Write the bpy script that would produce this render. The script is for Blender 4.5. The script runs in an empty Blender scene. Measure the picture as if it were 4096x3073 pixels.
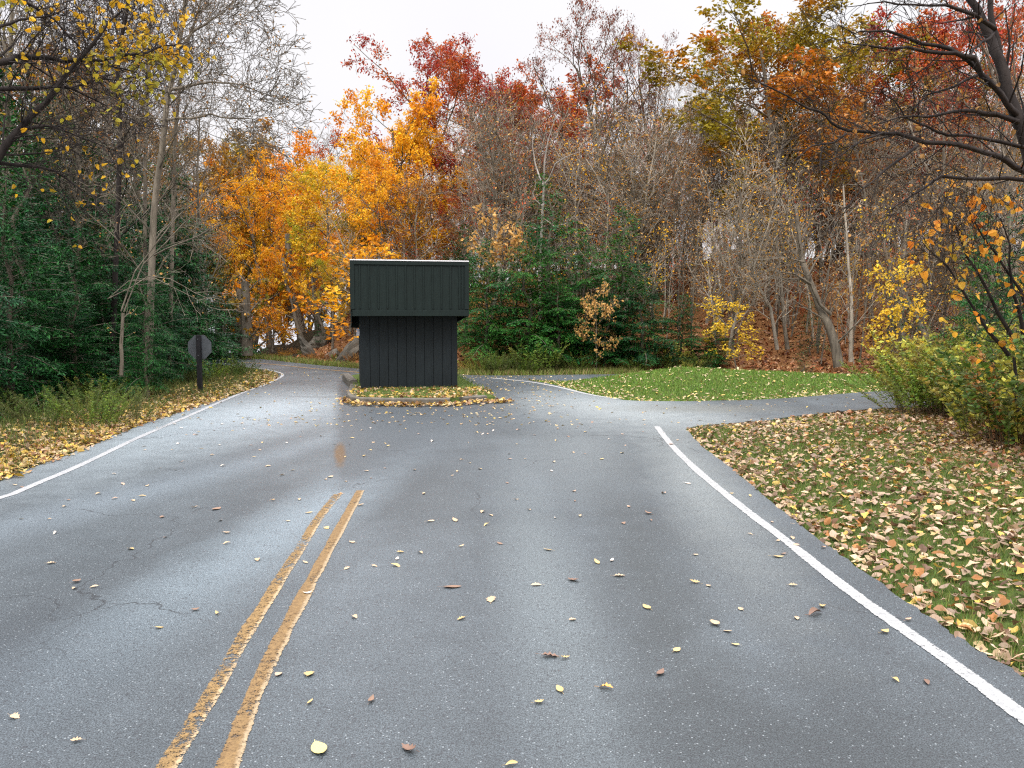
import bpy, bmesh, math, random
import numpy as np
from mathutils import Vector, Matrix

PI = math.pi
scene = bpy.context.scene
C = scene.collection
NR = np.random.default_rng(7)
RR = random.Random(11)

# ------------------------------------------------------------------ camera
F, CX, CY, HORIZ, EYE = 800.0, 512.0, 384.0, 318.0, 1.7
PITCH = math.atan((CY - HORIZ) / F)
cam_d = bpy.data.cameras.new('camera'); cam = bpy.data.objects.new('camera', cam_d); C.objects.link(cam)
cam.location = (0, 0, EYE); cam.rotation_euler = (PI / 2 - PITCH, 0, 0)
cam_d.sensor_width = 36; cam_d.lens = F / 1024 * 36; cam_d.clip_end = 3000; cam_d.clip_start = 0.05
scene.camera = cam

def ray(sx, sy):
    """direction through a point of the 4096 wide photograph"""
    xc = (sx / 4 - CX) / F; yc = (CY - sy / 4) / F
    c, s = math.cos(PITCH), math.sin(PITCH)
    return (xc, c + yc * s, -s + yc * c)
def G(sx, sy, z=0.0):
    d = ray(sx, sy); t = (z - EYE) / d[2]
    return (d[0] * t, d[1] * t)
def P3(sx, sy, Y):
    d = ray(sx, sy); t = Y / d[1]
    return (d[0] * t, Y, EYE + d[2] * t)

# ------------------------------------------------------------------ tagging
def tag(o, label=None, cat=None, group=None, kind=None):
    if label: o['label'] = label
    if cat: o['category'] = cat
    if group: o['group'] = group
    if kind: o['kind'] = kind
    return o
def empty(name, loc=(0, 0, 0), rz=0.0, sc=(1, 1, 1)):
    o = bpy.data.objects.new(name, None); C.objects.link(o)
    o.location = loc; o.rotation_euler = (0, 0, rz); o.scale = sc; o.empty_display_size = 0.2
    return o

# ------------------------------------------------------------------ mesh building
def build(name, V, faces, mats, midx=None, attrs=None, smooth=False, parent=None, link=True):
    """faces: list of int arrays (N,k)"""
    me = bpy.data.meshes.new(name)
    V = np.asarray(V, np.float32)
    faces = [np.asarray(f, np.int32) for f in faces if len(f)]
    tot = [np.full(len(f), f.shape[1], np.int32) for f in faces]
    tot = np.concatenate(tot); flat = np.concatenate([f.ravel() for f in faces])
    me.vertices.add(len(V)); me.vertices.foreach_set('co', V.ravel())
    me.loops.add(len(flat)); me.loops.foreach_set('vertex_index', flat)
    me.polygons.add(len(tot))
    st = np.concatenate([[0], np.cumsum(tot)[:-1]]).astype(np.int32)
    me.polygons.foreach_set('loop_start', st); me.polygons.foreach_set('loop_total', tot)
    if midx is not None:
        me.polygons.foreach_set('material_index', np.concatenate([np.full(len(f), m, np.int32) for f, m in zip(faces, midx)]))
    me.polygons.foreach_set('use_smooth', np.full(len(tot), smooth))
    for m in (mats if isinstance(mats, (list, tuple)) else [mats]): me.materials.append(m)
    for an, (typ, data) in (attrs or {}).items():
        a = me.attributes.new(an, typ, 'POINT')
        if typ == 'FLOAT': a.data.foreach_set('value', np.asarray(data, np.float32).ravel())
        else: a.data.foreach_set('color', np.asarray(data, np.float32).ravel())
    me.update(); me.validate()
    if not link: return me
    o = bpy.data.objects.new(name, me); C.objects.link(o)
    if parent: o.parent = parent
    return o
def obj(name, me, parent=None):
    o = bpy.data.objects.new(name, me); C.objects.link(o)
    if parent: o.parent = parent
    return o
def boxes(name, bl, mat, parent=None, bevel=0.004):
    """bl: list of (x0,x1,y0,y1,z0,z1)"""
    V = []; Q = []
    for (x0, x1, y0, y1, z0, z1) in bl:
        b = len(V)
        V += [(x0,y0,z0),(x1,y0,z0),(x1,y1,z0),(x0,y1,z0),(x0,y0,z1),(x1,y0,z1),(x1,y1,z1),(x0,y1,z1)]
        Q += [[b,b+3,b+2,b+1],[b+4,b+5,b+6,b+7],[b,b+1,b+5,b+4],[b+1,b+2,b+6,b+5],[b+2,b+3,b+7,b+6],[b+3,b,b+4,b+7]]
    o = build(name, V, [np.array(Q)], mat, parent=parent)
    if bevel:
        m = o.modifiers.new('bevel', 'BEVEL'); m.width = bevel; m.segments = 2
    return o

# ------------------------------------------------------------------ materials
def mat_new(name):
    m = bpy.data.materials.new(name); m.use_nodes = True
    nt = m.node_tree; nt.nodes.clear()
    out = nt.nodes.new('ShaderNodeOutputMaterial')
    return m, nt, out
class NT:
    def __init__(s, nt): s.nt = nt
    def n(s, t, **kw):
        x = s.nt.nodes.new('ShaderNode' + t)
        for k, v in kw.items(): setattr(x, k, v)
        return x
    def l(s, a, b): s.nt.links.new(a, b)
    def math(s, op, a, b=None, clamp=False):
        x = s.n('Math', operation=op, use_clamp=clamp)
        for i, v in enumerate((a, b)):
            if v is None: continue
            if isinstance(v, (int, float)): x.inputs[i].default_value = v
            else: s.l(v, x.inputs[i])
        return x.outputs[0]
    def mix(s, f, a, b, blend='MIX'):
        x = s.n('MixRGB', blend_type=blend)
        for i, v in enumerate((f, a, b)):
            if isinstance(v, (int, float)): x.inputs[i].default_value = v
            elif isinstance(v, tuple): x.inputs[i].default_value = (*v[:3], 1)
            else: s.l(v, x.inputs[i])
        return x.outputs[0]
    def noise(s, vec, scale, detail=3, rough=0.55, dist=0.0):
        x = s.n('TexNoise'); x.inputs['Scale'].default_value = scale; x.inputs['Detail'].default_value = detail
        x.inputs['Roughness'].default_value = rough; x.inputs['Distortion'].default_value = dist
        s.l(vec, x.inputs['Vector']); return x.outputs['Fac']
    def ramp(s, f, a, b, c0=0.0, c1=1.0):
        x = s.n('MapRange', clamp=True); s.l(f, x.inputs[0])
        for i, v in enumerate((a, b, c0, c1)): x.inputs[i + 1].default_value = v
        return x.outputs[0]
    def coord(s): return s.n('TexCoord').outputs['Object']
    def bump(s, h, strength=0.4, dist=0.01):
        x = s.n('Bump'); x.inputs['Strength'].default_value = strength; x.inputs['Distance'].default_value = dist
        s.l(h, x.inputs['Height']); return x.outputs[0]
    def bsdf(s, col, rough=0.8, spec=0.3, normal=None, metal=0.0):
        x = s.n('BsdfPrincipled')
        for k, v in (('Base Color', col), ('Roughness', rough), ('Specular IOR Level', spec), ('Metallic', metal)):
            if isinstance(v, (int, float)): x.inputs[k].default_value = v
            elif isinstance(v, tuple): x.inputs[k].default_value = (*v[:3], 1)
            else: s.l(v, x.inputs[k])
        if normal is not None: s.l(normal, x.inputs['Normal'])
        return x
    def sep(s, v):
        x = s.n('SeparateXYZ'); s.l(v, x.inputs[0]); return x.outputs

def mat_simple(name, col, rough=0.7, spec=0.3, var=0.25, scale=6.0, bump=0.0, bscale=80, metal=0.0, objrand=0.0):
    m, nt, out = mat_new(name); k = NT(nt); c = k.coord()
    f = k.noise(c, scale, 5)
    a = tuple(x * (1 - var) for x in col); b = tuple(x * (1 + var) for x in col)
    cc = k.mix(k.ramp(f, .3, .7), a, b)
    if objrand:
        r = k.n('ObjectInfo').outputs['Random']
        cc = k.mix(1.0, cc, k.mix(r, (1 - objrand,) * 3, (1 + objrand,) * 3), 'MULTIPLY')
    nrm = k.bump(k.noise(c, bscale, 4), bump, 0.01) if bump else None
    k.l(k.bsdf(cc, rough, spec, nrm, metal).outputs[0], out.inputs[0])
    return m

def leaf_mat(name, c1, c2, c3=None, nscale=0.35, trans=0.35, lo=.5, hi=1.25, use_attr=False, c3amt=.5):
    """leaf colours c1..c2 by each leaf's own random number; c3 in large clumps of the crown"""
    m, nt, out = mat_new(name); k = NT(nt)
    r = k.n('Attribute', attribute_name='rnd').outputs['Fac']
    if use_attr:
        col = k.n('Attribute', attribute_name='lcol').outputs['Color']
    else:
        col = k.mix(r, c1, c2)
        if c3:
            c = k.coord(); info = k.n('ObjectInfo').outputs['Random']
            x = k.n('VectorMath', operation='ADD'); k.l(c, x.inputs[0])
            cb = k.n('CombineXYZ'); k.l(k.math('MULTIPLY', info, 37.0), cb.inputs[0]); k.l(cb.outputs[0], x.inputs[1])
            f = k.noise(x.outputs[0], nscale, 2)
            col = k.mix(k.ramp(f, c3amt - .06, c3amt + .1), col, c3)
        r2 = k.math('FRACT', k.math('MULTIPLY', r, 17.3))
        col = k.mix(1.0, col, k.mix(r2, (lo,) * 3, (hi,) * 3), 'MULTIPLY')
    p = k.bsdf(col, 0.55, 0.25)
    if trans:
        t = k.n('BsdfTranslucent'); k.l(k.mix(1.0, col, (1.1, 1.0, .8), 'MULTIPLY'), t.inputs[0])
        mx = k.n('MixShader'); mx.inputs[0].default_value = trans
        k.l(p.outputs[0], mx.inputs[1]); k.l(t.outputs[0], mx.inputs[2]); k.l(mx.outputs[0], out.inputs[0])
    else: k.l(p.outputs[0], out.inputs[0])
    return m

def bark_mat(name, c1, c2, scale=9):
    m, nt, out = mat_new(name); k = NT(nt); c = k.coord()
    mp = k.n('Mapping'); mp.inputs['Scale'].default_value = (1, 1, .22); k.l(c, mp.inputs[0])
    f = k.noise(mp.outputs[0], scale, 5, .65)
    col = k.mix(k.ramp(f, .32, .68), c1, c2)
    g = k.noise(c, 1.3, 2)
    col = k.mix(k.ramp(g, .55, .75, 0, .5), col, tuple(v * 1.5 for v in c2))
    r = k.n('ObjectInfo').outputs['Random']
    col = k.mix(1.0, col, k.mix(r, (.75,) * 3, (1.25,) * 3), 'MULTIPLY')
    k.l(k.bsdf(col, .9, .15, k.bump(f, .6, .02)).outputs[0], out.inputs[0])
    return m

M = {}
M['bark'] = bark_mat('bark_grey', (.07, .06, .045), (.22, .19, .145))
M['bark_pale'] = bark_mat('bark_pale', (.19, .165, .125), (.42, .375, .3))
M['bark_dark'] = bark_mat('bark_dark', (.014, .012, .012), (.045, .038, .034))
M['snag'] = bark_mat('bark_snag', (.22, .2, .17), (.4, .37, .33))
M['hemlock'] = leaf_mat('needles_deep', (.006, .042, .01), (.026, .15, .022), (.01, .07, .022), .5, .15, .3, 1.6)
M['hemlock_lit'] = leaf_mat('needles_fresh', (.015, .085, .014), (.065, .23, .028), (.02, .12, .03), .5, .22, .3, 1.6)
M['gold'] = leaf_mat('leaf_gold', (.8, .42, .015), (.92, .58, .03), (.7, .28, .012), .4, .38, .6, 1.4)
M['gold_green'] = leaf_mat('leaf_gold_green', (.75, .42, .02), (.8, .54, .03), (.4, .4, .03), .4, .36, .6, 1.4)
M['orange'] = leaf_mat('leaf_orange', (.72, .24, .012), (.8, .38, .015), (.75, .46, .02), .4, .36, .6, 1.4)
M['olive'] = leaf_mat('leaf_olive_orange', (.4, .19, .02), (.5, .26, .02), (.24, .21, .025), .4, .28)
M['oak_olive'] = leaf_mat('leaf_oak_olive', (.55, .17, .02), (.58, .24, .02), (.33, .27, .015), .28, .28, c3amt=.47)
M['red'] = leaf_mat('leaf_red', (.33, .02, .025), (.46, .055, .025), (.52, .13, .015), .35, .25)
M['rust'] = leaf_mat('leaf_rust', (.52, .1, .02), (.62, .2, .025), (.42, .05, .025), .35, .25)
M['brown'] = leaf_mat('leaf_brown', (.32, .17, .05), (.5, .28, .08), (.4, .15, .03), .35, .3)
M['dull'] = leaf_mat('leaf_drooping', (.13, .05, .04), (.22, .07, .04), (.3, .08, .03), .35, .2)
M['yellow'] = leaf_mat('leaf_yellow', (.85, .56, .05), (.9, .68, .06), None, .35, .4)
M['yellow_near'] = leaf_mat('leaf_heart_yellow', (.66, .36, .02), (.8, .5, .03), (.45, .42, .05), 1.0, .4)
M['orange_near'] = leaf_mat('leaf_big_orange', (.75, .22, .02), (.85, .42, .05), (.8, .55, .08), 1.5, .4)
M['tan'] = leaf_mat('leaf_tan', (.6, .33, .1), (.72, .46, .15), None, .35, .35)
M['weed'] = leaf_mat('weed_green', (.08, .19, .025), (.24, .34, .04), (.18, .2, .04), 1.2, .3)
M['weed_dark'] = leaf_mat('weed_dark_green', (.04, .095, .018), (.13, .22, .03), (.12, .14, .04), 1.2, .3)
M['weed_gold'] = leaf_mat('weed_yellow_green', (.28, .33, .04), (.58, .54, .08), (.3, .24, .06), 1.4, .3)
M['litter'] = leaf_mat('fallen_leaf_colours', (0, 0, 0), (0, 0, 0), use_attr=True, trans=.12)
M['stem'] = mat_simple('weed_stem', (.09, .07, .035), .8)

# fallen leaf (single): colour from the object
def fallen_mat():
    m, nt, out = mat_new('fallen_leaf'); k = NT(nt); oi = k.n('ObjectInfo')
    c = k.coord(); f = k.noise(c, 25, 4)
    col = k.mix(k.ramp(f, .35, .7, .0, .45), oi.outputs['Color'], (.25, .12, .05))
    k.l(k.bsdf(col, .6, .3).outputs[0], out.inputs[0]); return m
M['fallen'] = fallen_mat()

def asphalt(name, patches=True):
    m, nt, out = mat_new(name); k = NT(nt); c = k.coord()
    speck = k.noise(c, 150, 2, .75)
    mid = k.noise(c, 45, 3, .6)
    big = k.noise(c, .35, 3, .5, .6)
    mp = k.n('Mapping'); mp.inputs['Scale'].default_value = (.9, .16, 1); mp.inputs['Rotation'].default_value = (0, 0, .06); k.l(c, mp.inputs[0])
    streak = k.noise(mp.outputs[0], 1.1, 3, .55)
    col = k.mix(k.ramp(big, .3, .7), (.052, .06, .067), (.088, .1, .111))
    col = k.mix(1.0, col, k.mix(k.ramp(streak, .3, .7), (.76,) * 3, (1.2,) * 3), 'MULTIPLY')
    blot = k.noise(c, 3.1, 5, .62)
    col = k.mix(1.0, col, k.mix(k.ramp(blot, .35, .7), (.9,) * 3, (1.08,) * 3), 'MULTIPLY')
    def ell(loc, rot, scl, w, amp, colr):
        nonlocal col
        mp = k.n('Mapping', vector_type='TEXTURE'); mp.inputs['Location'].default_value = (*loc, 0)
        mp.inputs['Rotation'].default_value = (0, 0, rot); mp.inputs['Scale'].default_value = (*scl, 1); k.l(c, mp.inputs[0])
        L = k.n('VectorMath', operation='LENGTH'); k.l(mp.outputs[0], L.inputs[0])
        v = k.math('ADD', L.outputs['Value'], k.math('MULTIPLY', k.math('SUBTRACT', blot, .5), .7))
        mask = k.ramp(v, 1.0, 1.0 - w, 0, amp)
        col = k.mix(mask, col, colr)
    def half(p, q, soft):
        """soft mask of the ground right of the line p -> q"""
        dx, dy = q[0]-p[0], q[1]-p[1]; L = math.hypot(dx, dy); nx_, ny_ = dy/L, -dx/L
        v = k.n('VectorMath', operation='DOT_PRODUCT'); k.l(c, v.inputs[0]); v.inputs[1].default_value = (nx_, ny_, 0)
        e = k.math('SUBTRACT', v.outputs['Value'], nx_*p[0]+ny_*p[1])
        e = k.math('ADD', e, k.math('MULTIPLY', k.math('SUBTRACT', blot, .5), soft*1.6))
        return k.ramp(e, -soft, soft)
    if patches:
        # painted far sheen, pale lanes, old coarser surface before the island, oily lane centres, painted near falloff, dirt by the paint
        ell((-4.6, 14.5), -.12, (2.8, 8.5), .9, .9, (.28, .31, .335))  # grazing sky sheen of the far left road, painted into the colour
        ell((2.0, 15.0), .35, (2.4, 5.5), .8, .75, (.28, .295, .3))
        ell((-1.75, 6.9), -.14, (.6, 5.0), .9, .8, (.17, .2, .225))
        ell((-3.6, 8.0), -.3, (.6, 5.5), .9, .65, (.15, .172, .195))
        ell((2.0, 8.9), -.1, (.6, 5.5), .9, .7, (.19, .2, .2))
        ell((.2, 5.2), .05, (.4, 4.0), .9, .6, (.13, .145, .152))
        ell((.9, 10.5), -.1, (1.2, 4.0), .9, .5, (.16, .172, .178))
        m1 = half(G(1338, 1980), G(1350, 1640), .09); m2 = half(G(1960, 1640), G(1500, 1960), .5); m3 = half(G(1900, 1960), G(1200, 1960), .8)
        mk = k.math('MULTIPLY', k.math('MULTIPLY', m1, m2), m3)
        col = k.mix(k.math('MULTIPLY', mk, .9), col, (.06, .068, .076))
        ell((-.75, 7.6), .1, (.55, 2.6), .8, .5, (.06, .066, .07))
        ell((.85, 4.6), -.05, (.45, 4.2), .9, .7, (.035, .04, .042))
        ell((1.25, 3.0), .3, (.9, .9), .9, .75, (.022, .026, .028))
        ell((-2.5, 3.2), .1, (1.0, 1.7), .9, .7, (.035, .042, .05))  # dark stain, with corner falloff painted in at the near left
        ell((0, 1.8), 0, (4.5, 2.8), .9, .6, (.04, .046, .05))  # whole foreground darkened in the colour, as painted light falloff
        ell((-3.3, 10.3), -.2, (.45, 3.0), .9, .6, (.065, .072, .08))
        ell((3.0, 9.8), .25, (.4, 3.5), .9, .5, (.09, .095, .098))
        ell((G(1360, 1815)[0], G(1360, 1815)[1]), .21, (.09, 1.1), .5, .95, (.1, .055, .022))
        ell((3.6, 15.0), .0, (2.2, .9), .7, .5, (.13, .125, .11))
        ell((-4.3, 17.2), -.1, (.9, .1), .6, .7, (.07, .075, .08))
        ell((-3.0, 16.2), .1, (.5, .06), .6, .6, (.05, .05, .05))
    ds = k.n('VectorMath', operation='ADD'); k.l(c, ds.inputs[0]); nn = k.n('TexNoise'); nn.inputs['Scale'].default_value = 1.6; nn.inputs['Detail'].default_value = 6; k.l(c, nn.inputs['Vector'])
    sc_ = k.n('VectorMath', operation='SCALE'); k.l(nn.outputs['Color'], sc_.inputs[0]); sc_.inputs['Scale'].default_value = .9; k.l(sc_.outputs[0], ds.inputs[1])
    vc = k.n('TexVoronoi', feature='DISTANCE_TO_EDGE'); vc.inputs['Scale'].default_value = .33; k.l(ds.outputs[0], vc.inputs['Vector'])
    crack = k.math('MULTIPLY', k.ramp(vc.outputs['Distance'], .0035, .001), k.ramp(k.noise(c, .5, 2), .5, .58))
    col = k.mix(k.math('MULTIPLY', crack, .75), col, (.02, .022, .025))
    col = k.mix(1.0, col, k.mix(k.ramp(speck, .36, .66), (.3,) * 3, (1.85,) * 3), 'MULTIPLY')
    col = k.mix(1.0, col, k.mix(k.ramp(mid, .35, .65), (.82,) * 3, (1.15,) * 3), 'MULTIPLY')
    vo = k.n('TexVoronoi'); vo.inputs['Scale'].default_value = 95; k.l(c, vo.inputs['Vector'])
    wn = k.n('TexWhiteNoise'); k.l(vo.outputs['Position'], wn.inputs['Vector'])
    spark = k.ramp(wn.outputs['Value'], .93, .97, 0, .4)
    spark = k.math('MULTIPLY', spark, k.ramp(vo.outputs['Distance'], .45, .25))
    col = k.mix(spark, col, (.5, .52, .54))
    pits = k.ramp(wn.outputs['Value'], .07, .03, 0, .6)
    col = k.mix(pits, col, (.03, .03, .035))
    col = k.mix(1.0, col, (.95, 1.02, 1.0), 'MULTIPLY')
    h = k.math('ADD', speck, k.math('MULTIPLY', mid, .7))
    k.l(k.bsdf(col, k.ramp(speck, .3, .7, .36, .56), .42, k.bump(h, .3, .005)).outputs[0], out.inputs[0])
    return m
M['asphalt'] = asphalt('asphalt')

def paint(name, c1, c2, edge, wear):
    m, nt, out = mat_new(name); k = NT(nt); c = k.coord()
    u = k.n('Attribute', attribute_name='u').outputs['Fac']
    n1 = k.noise(c, 28, 5, .7); n2 = k.noise(c, 130, 2, .7); n3 = k.noise(c, 1.4, 3)
    col = k.mix(k.ramp(n1, .35, .65), c1, c2)
    if edge: col = k.mix(k.ramp(k.math('ADD', u, k.math('MULTIPLY', k.math('SUBTRACT', n1, .5), .9)), .3, .62, 0, .8), col, edge)
    col = k.mix(1.0, col, k.mix(k.ramp(n2, .35, .65), (.72,) * 3, (1.15,) * 3), 'MULTIPLY')
    d = k.math('ADD', k.math('MULTIPLY', n1, .55), k.math('MULTIPLY', n2, .45))
    d = k.math('ADD', d, k.math('MULTIPLY', k.math('SUBTRACT', n3, .5), .55))
    au = k.math('ABSOLUTE', u)
    d = k.math('SUBTRACT', d, k.ramp(au, .72, 1.0, 0, .3))
    alpha = k.ramp(d, wear, wear + .08)
    tr = k.n('BsdfTransparent'); mx = k.n('MixShader')
    k.l(alpha, mx.inputs[0]); k.l(tr.outputs[0], mx.inputs[1]); k.l(k.bsdf(col, .6, .35, k.bump(n2, .3, .003)).outputs[0], mx.inputs[2])
    k.l(mx.outputs[0], out.inputs[0]); return m
M['yellow_paint'] = paint('yellow_road_paint', (.15, .09, .035), (.23, .145, .055), (.36, .28, .17), .35)
M['yellow_worn'] = paint('yellow_road_paint_worn', (.16, .1, .038), (.26, .165, .06), (.42, .32, .19), .43)
M['white_paint'] = paint('white_road_paint', (.27, .28, .275), (.4, .41, .395), None, .3)
M['white_worn'] = paint('white_road_paint_faded', (.29, .305, .31), (.4, .41, .405), None, .32)

# ------------------------------------------------------------------ pavement outline (traced on the photograph, laid on level ground)
left_edge = [(0,1927),(120,1873),(253,1824),(380,1778),(443,1744),(570,1696),(671,1665),(804,1620),(949,1576),(1038,1547),(1101,1519),(1117,1502),(1104,1491),(1063,1482),(1000,1471),(933,1461),(800,1456),(600,1450)]
far_edge = [(600,1434),(800,1434),(930,1435),(1021,1434),(1116,1444),(1243,1458),(1439,1475),(1640,1490),(1833,1499),(1968,1502),(2130,1501),(2400,1497),(3000,1497),(3585,1500),(4300,1500)]
mound_rear = [(4300,1524),(3600,1522),(3200,1524),(2700,1526),(2300,1524),(2130,1520)]
mound_front = [(2100,1519),(2180,1531),(2253,1547),(2361,1577),(2470,1597),(2551,1604),(2768,1605),(3100,1597),(3384,1573),(3596,1559),(4300,1530)]
drive_low = [(4300,1600),(3574,1630),(3384,1643),(3194,1662),(3059,1682),(2896,1694),(2790,1702)]
right_edge = [(2742,1718),(2823,1796),(2891,1845),(3006,1942),(3073,2004),(3175,2078),(3276,2152),(3378,2228),(3513,2320),(3648,2422),(3783,2513),(3885,2582),(4020,2660),(4200,2760)]
PL = [G(*p) for p in left_edge]; PF = [G(*p) for p in far_edge]; PMR = [G(*p) for p in mound_rear]
PMF = [G(*p) for p in mound_front]; PDL = [G(*p) for p in drive_low]; PR = [G(*p) for p in right_edge]
def smooth_poly(P, it=2):
    P = [tuple(p) for p in P]
    for _ in range(it):
        Q = [P[0]]
        for a, b in zip(P[:-1], P[1:]):
            Q += [(a[0]*.75+b[0]*.25, a[1]*.75+b[1]*.25), (a[0]*.25+b[0]*.75, a[1]*.25+b[1]*.75)]
        P = Q + [P[-1]]
    return P
PLs, PFs, PMFs, PRs = smooth_poly(PL), smooth_poly(PF, 1), smooth_poly(PMF), smooth_poly(PR)
ROAD = [(-9.5, -8)] + [(PLs[0][0]-1.6, 3.5)] + PLs + PFs + PMR + PMFs + PDL + PRs + [(PRs[-1][0]+.35, .5), (4.6, -8)]
def jitter_poly(P, step=.22, amp=.022):
    out = []; n = len(P)
    for i in range(n):
        a, b = np.array(P[i]), np.array(P[(i+1) % n]); L = np.linalg.norm(b-a); m = max(1, int(L/step)) if max(a[1], b[1]) < 22 and abs(a[0]) < 12 else 1
        for j in range(m):
            q = a + (b-a)*j/m; out.append((q[0]+RR.uniform(-amp, amp), q[1]+RR.uniform(-amp, amp)))
    return out
ROADJ = jitter_poly(ROAD)
RP = np.array(ROAD)
def inside(poly, X, Y):
    P = np.asarray(poly); r = np.zeros(X.shape, bool); n = len(P); j = n-1
    for i in range(n):
        xi, yi = P[i]; xj, yj = P[j]
        c = ((yi > Y) != (yj > Y)) & (X < (xj-xi)*(Y-yi)/((yj-yi) if yj != yi else 1e-9)+xi)
        r ^= c; j = i
    return r
def pdist(poly, X, Y, closed=True):
    P = np.asarray(poly); d = np.full(X.shape, 1e9); n = len(P)
    for i in range(n if closed else n-1):
        a, b = P[i], P[(i+1) % n]; ab = b-a; L = max(ab@ab, 1e-9)
        t = np.clip(((X-a[0])*ab[0]+(Y-a[1])*ab[1])/L, 0, 1)
        d = np.minimum(d, np.hypot(X-(a[0]+t*ab[0]), Y-(a[1]+t*ab[1])))
    return d
MOUND = [tuple(p) for p in PMR[::-1]] ; MOUND = PMR + PMFs      # right rear -> tip -> front right
FEX = np.array([p[0] for p in PF]); FEY = np.array([p[1] for p in PF])
def ss(a, b, x):
    t = np.clip((x-a)/(b-a), 0, 1); return t*t*(3-2*t)
def terrain(X, Y, raw=False):
    X = np.asarray(X, float); Y = np.asarray(Y, float)
    d = pdist(ROAD, X, Y); ins = inside(ROAD, X, Y)
    s = Y - np.interp(X, FEX, FEY)
    A = np.interp(X, [-60, -14, -10.5, -7, 0, 10, 25, 60], [-1.5, -1.0, .6, 2.6, 3.0, 4.2, 4.4, 4.4])
    h = A*ss(.6, 13, s)
    h = h*(1-ss(38, 75, s)) - 5.5*ss(38, 80, s)
    h = np.where(X < -10, h - 5*ss(12, 35, s)*ss(-10, -14, X)*1.0, h)
    bump = .16*np.sin(X*.8+1.3*np.sin(Y*.5))*np.sin(Y*.7+.5) + .09*np.sin(X*2.1+Y*1.3)+.06*np.sin(X*1.2-Y*2.6)
    h += bump*ss(1.5, 6, d)*(1+1.2*ss(2, 8, s))
    inm = inside(MOUND, X, Y); dm = pdist(MOUND, X, Y)
    h += np.where(inm, .62*ss(0, 3.6, dm), 0)
    # right bank and left ditch
    h += .9*ss(7.5, 15, X)*(s < 0)*(1-inm)*ss(3, 8, d)
    h += -.35*ss(1.5, 4, d)*ss(0, -4, X+5)*(s < 2)
    z = -.035 + .075*ss(.3, 1.3, d) + h
    return np.where(ins, -.07 + 0*z, z)
def tz(x, y): return float(terrain(np.array([x]), np.array([y]))[0])

# ------------------------------------------------------------------ terrain sheet
gx = np.concatenate([-np.geomspace(900, 30, 22), np.arange(-29.6, 32, .4), np.geomspace(33, 900, 22)])
gy = np.concatenate([-np.geomspace(400, 8, 10), np.arange(-7.6, 56, .4), np.geomspace(57, 1200, 26)])
GX, GY = np.meshgrid(gx, gy)
TZ = terrain(GX, GY)
BUSHX = lambda Y: np.interp(Y, [3, 7, 10, 13, 16], [6.4, 6.2, 6.0, 6.6, 8.0])
dR = pdist(ROAD, GX, GY)
sF = GY - np.interp(GX, FEX, FEY)
inM = inside(MOUND, GX, GY)
lawn = ((GX > 0) & (GX < BUSHX(GY)) & (sF < 0)) | inM
lawn = lawn*1.0
verge = (1-ss(1.0, 1.9, dR))*(GX < 0)*(sF < 0)*.45 + (1-ss(.5, 1.0, dR))*(sF > 0)*.8
zone = np.zeros(GX.shape+(4,)); zone[..., 0] = np.clip(lawn+verge, 0, 1)
zone[..., 1] = np.clip(ss(0, 2, sF)*(GX > -9) + (GX > 6)*(1-lawn), 0, 1)*(1-np.clip(lawn+verge, 0, 1)); zone[..., 3] = 1
nx, ny = len(gx), len(gy)
ii = (np.arange(ny-1)[:, None]*nx+np.arange(nx-1)[None]).ravel()
def ground_mat():
    m, nt, out = mat_new('ground_cover'); k = NT(nt); c = k.coord()
    zn = k.n('Attribute', attribute_name='zone').outputs['Color']; s = k.sep(zn)
    n1 = k.noise(c, 3.5, 5, .65); n2 = k.noise(c, 40, 4, .7); n3 = k.noise(c, 14, 4, .7)
    soil = k.mix(k.ramp(n3, .35, .65), (.02, .017, .012), (.06, .045, .025))
    grass = k.mix(k.ramp(n1, .35, .65), (.05, .085, .018), (.09, .13, .027))
    grass = k.mix(k.ramp(n2, .4, .65), grass, (.05, .06, .02))
    lit = k.mix(k.ramp(n2, .35, .65), (.09, .042, .02), (.3, .135, .05))
    lit = k.mix(k.ramp(n3, .45, .7, 0, .5), lit, (.28, .16, .07))
    e = k.math('MULTIPLY', k.math('SUBTRACT', n1, .5), .9)
    col = k.mix(k.ramp(k.math('ADD', s[1], e), .35, .6), soil, lit)
    col = k.mix(k.ramp(k.math('ADD', s[0], e), .4, .6), col, grass)
    k.l(k.bsdf(col, .95, .1, k.bump(n2, .8, .03)).outputs[0], out.inputs[0]); return m
M['ground'] = ground_mat()
V = np.stack([GX.ravel(), GY.ravel(), TZ.ravel()], 1)
o = build('ground', V, [np.stack([ii, ii+1, ii+nx+1, ii+nx], 1)], M['ground'], attrs={'zone': ('FLOAT_COLOR', zone.reshape(-1, 4))}, smooth=True)
tag(o, 'ground sheet of lawn, soil and leaf litter reaching into the woods', 'ground', kind='structure')

# road sheet with a thin edge
def slab(name, poly, z1, z0, mat, **kw):
    bm = bmesh.new(); vs = [bm.verts.new((x, y, z1)) for x, y in poly]
    f = bm.faces.new(vs)
    if f.normal.z < 0: f.normal_flip()
    r = bmesh.ops.extrude_face_region(bm, geom=[f])
    for v in r['geom']:
        if isinstance(v, bmesh.types.BMVert): v.co.z = z0
    bmesh.ops.recalc_face_normals(bm, faces=bm.faces)
    bmesh.ops.triangulate(bm, faces=[f for f in bm.faces if len(f.verts) > 4])
    me = bpy.data.meshes.new(name); bm.to_mesh(me); bm.free(); me.materials.append(mat)
    return obj(name, me, **kw)
o = slab('road', ROADJ, 0.0, -.05, M['asphalt']); tag(o, 'grey blue asphalt road forking around the booth with a side drive', 'road', kind='structure')

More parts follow.
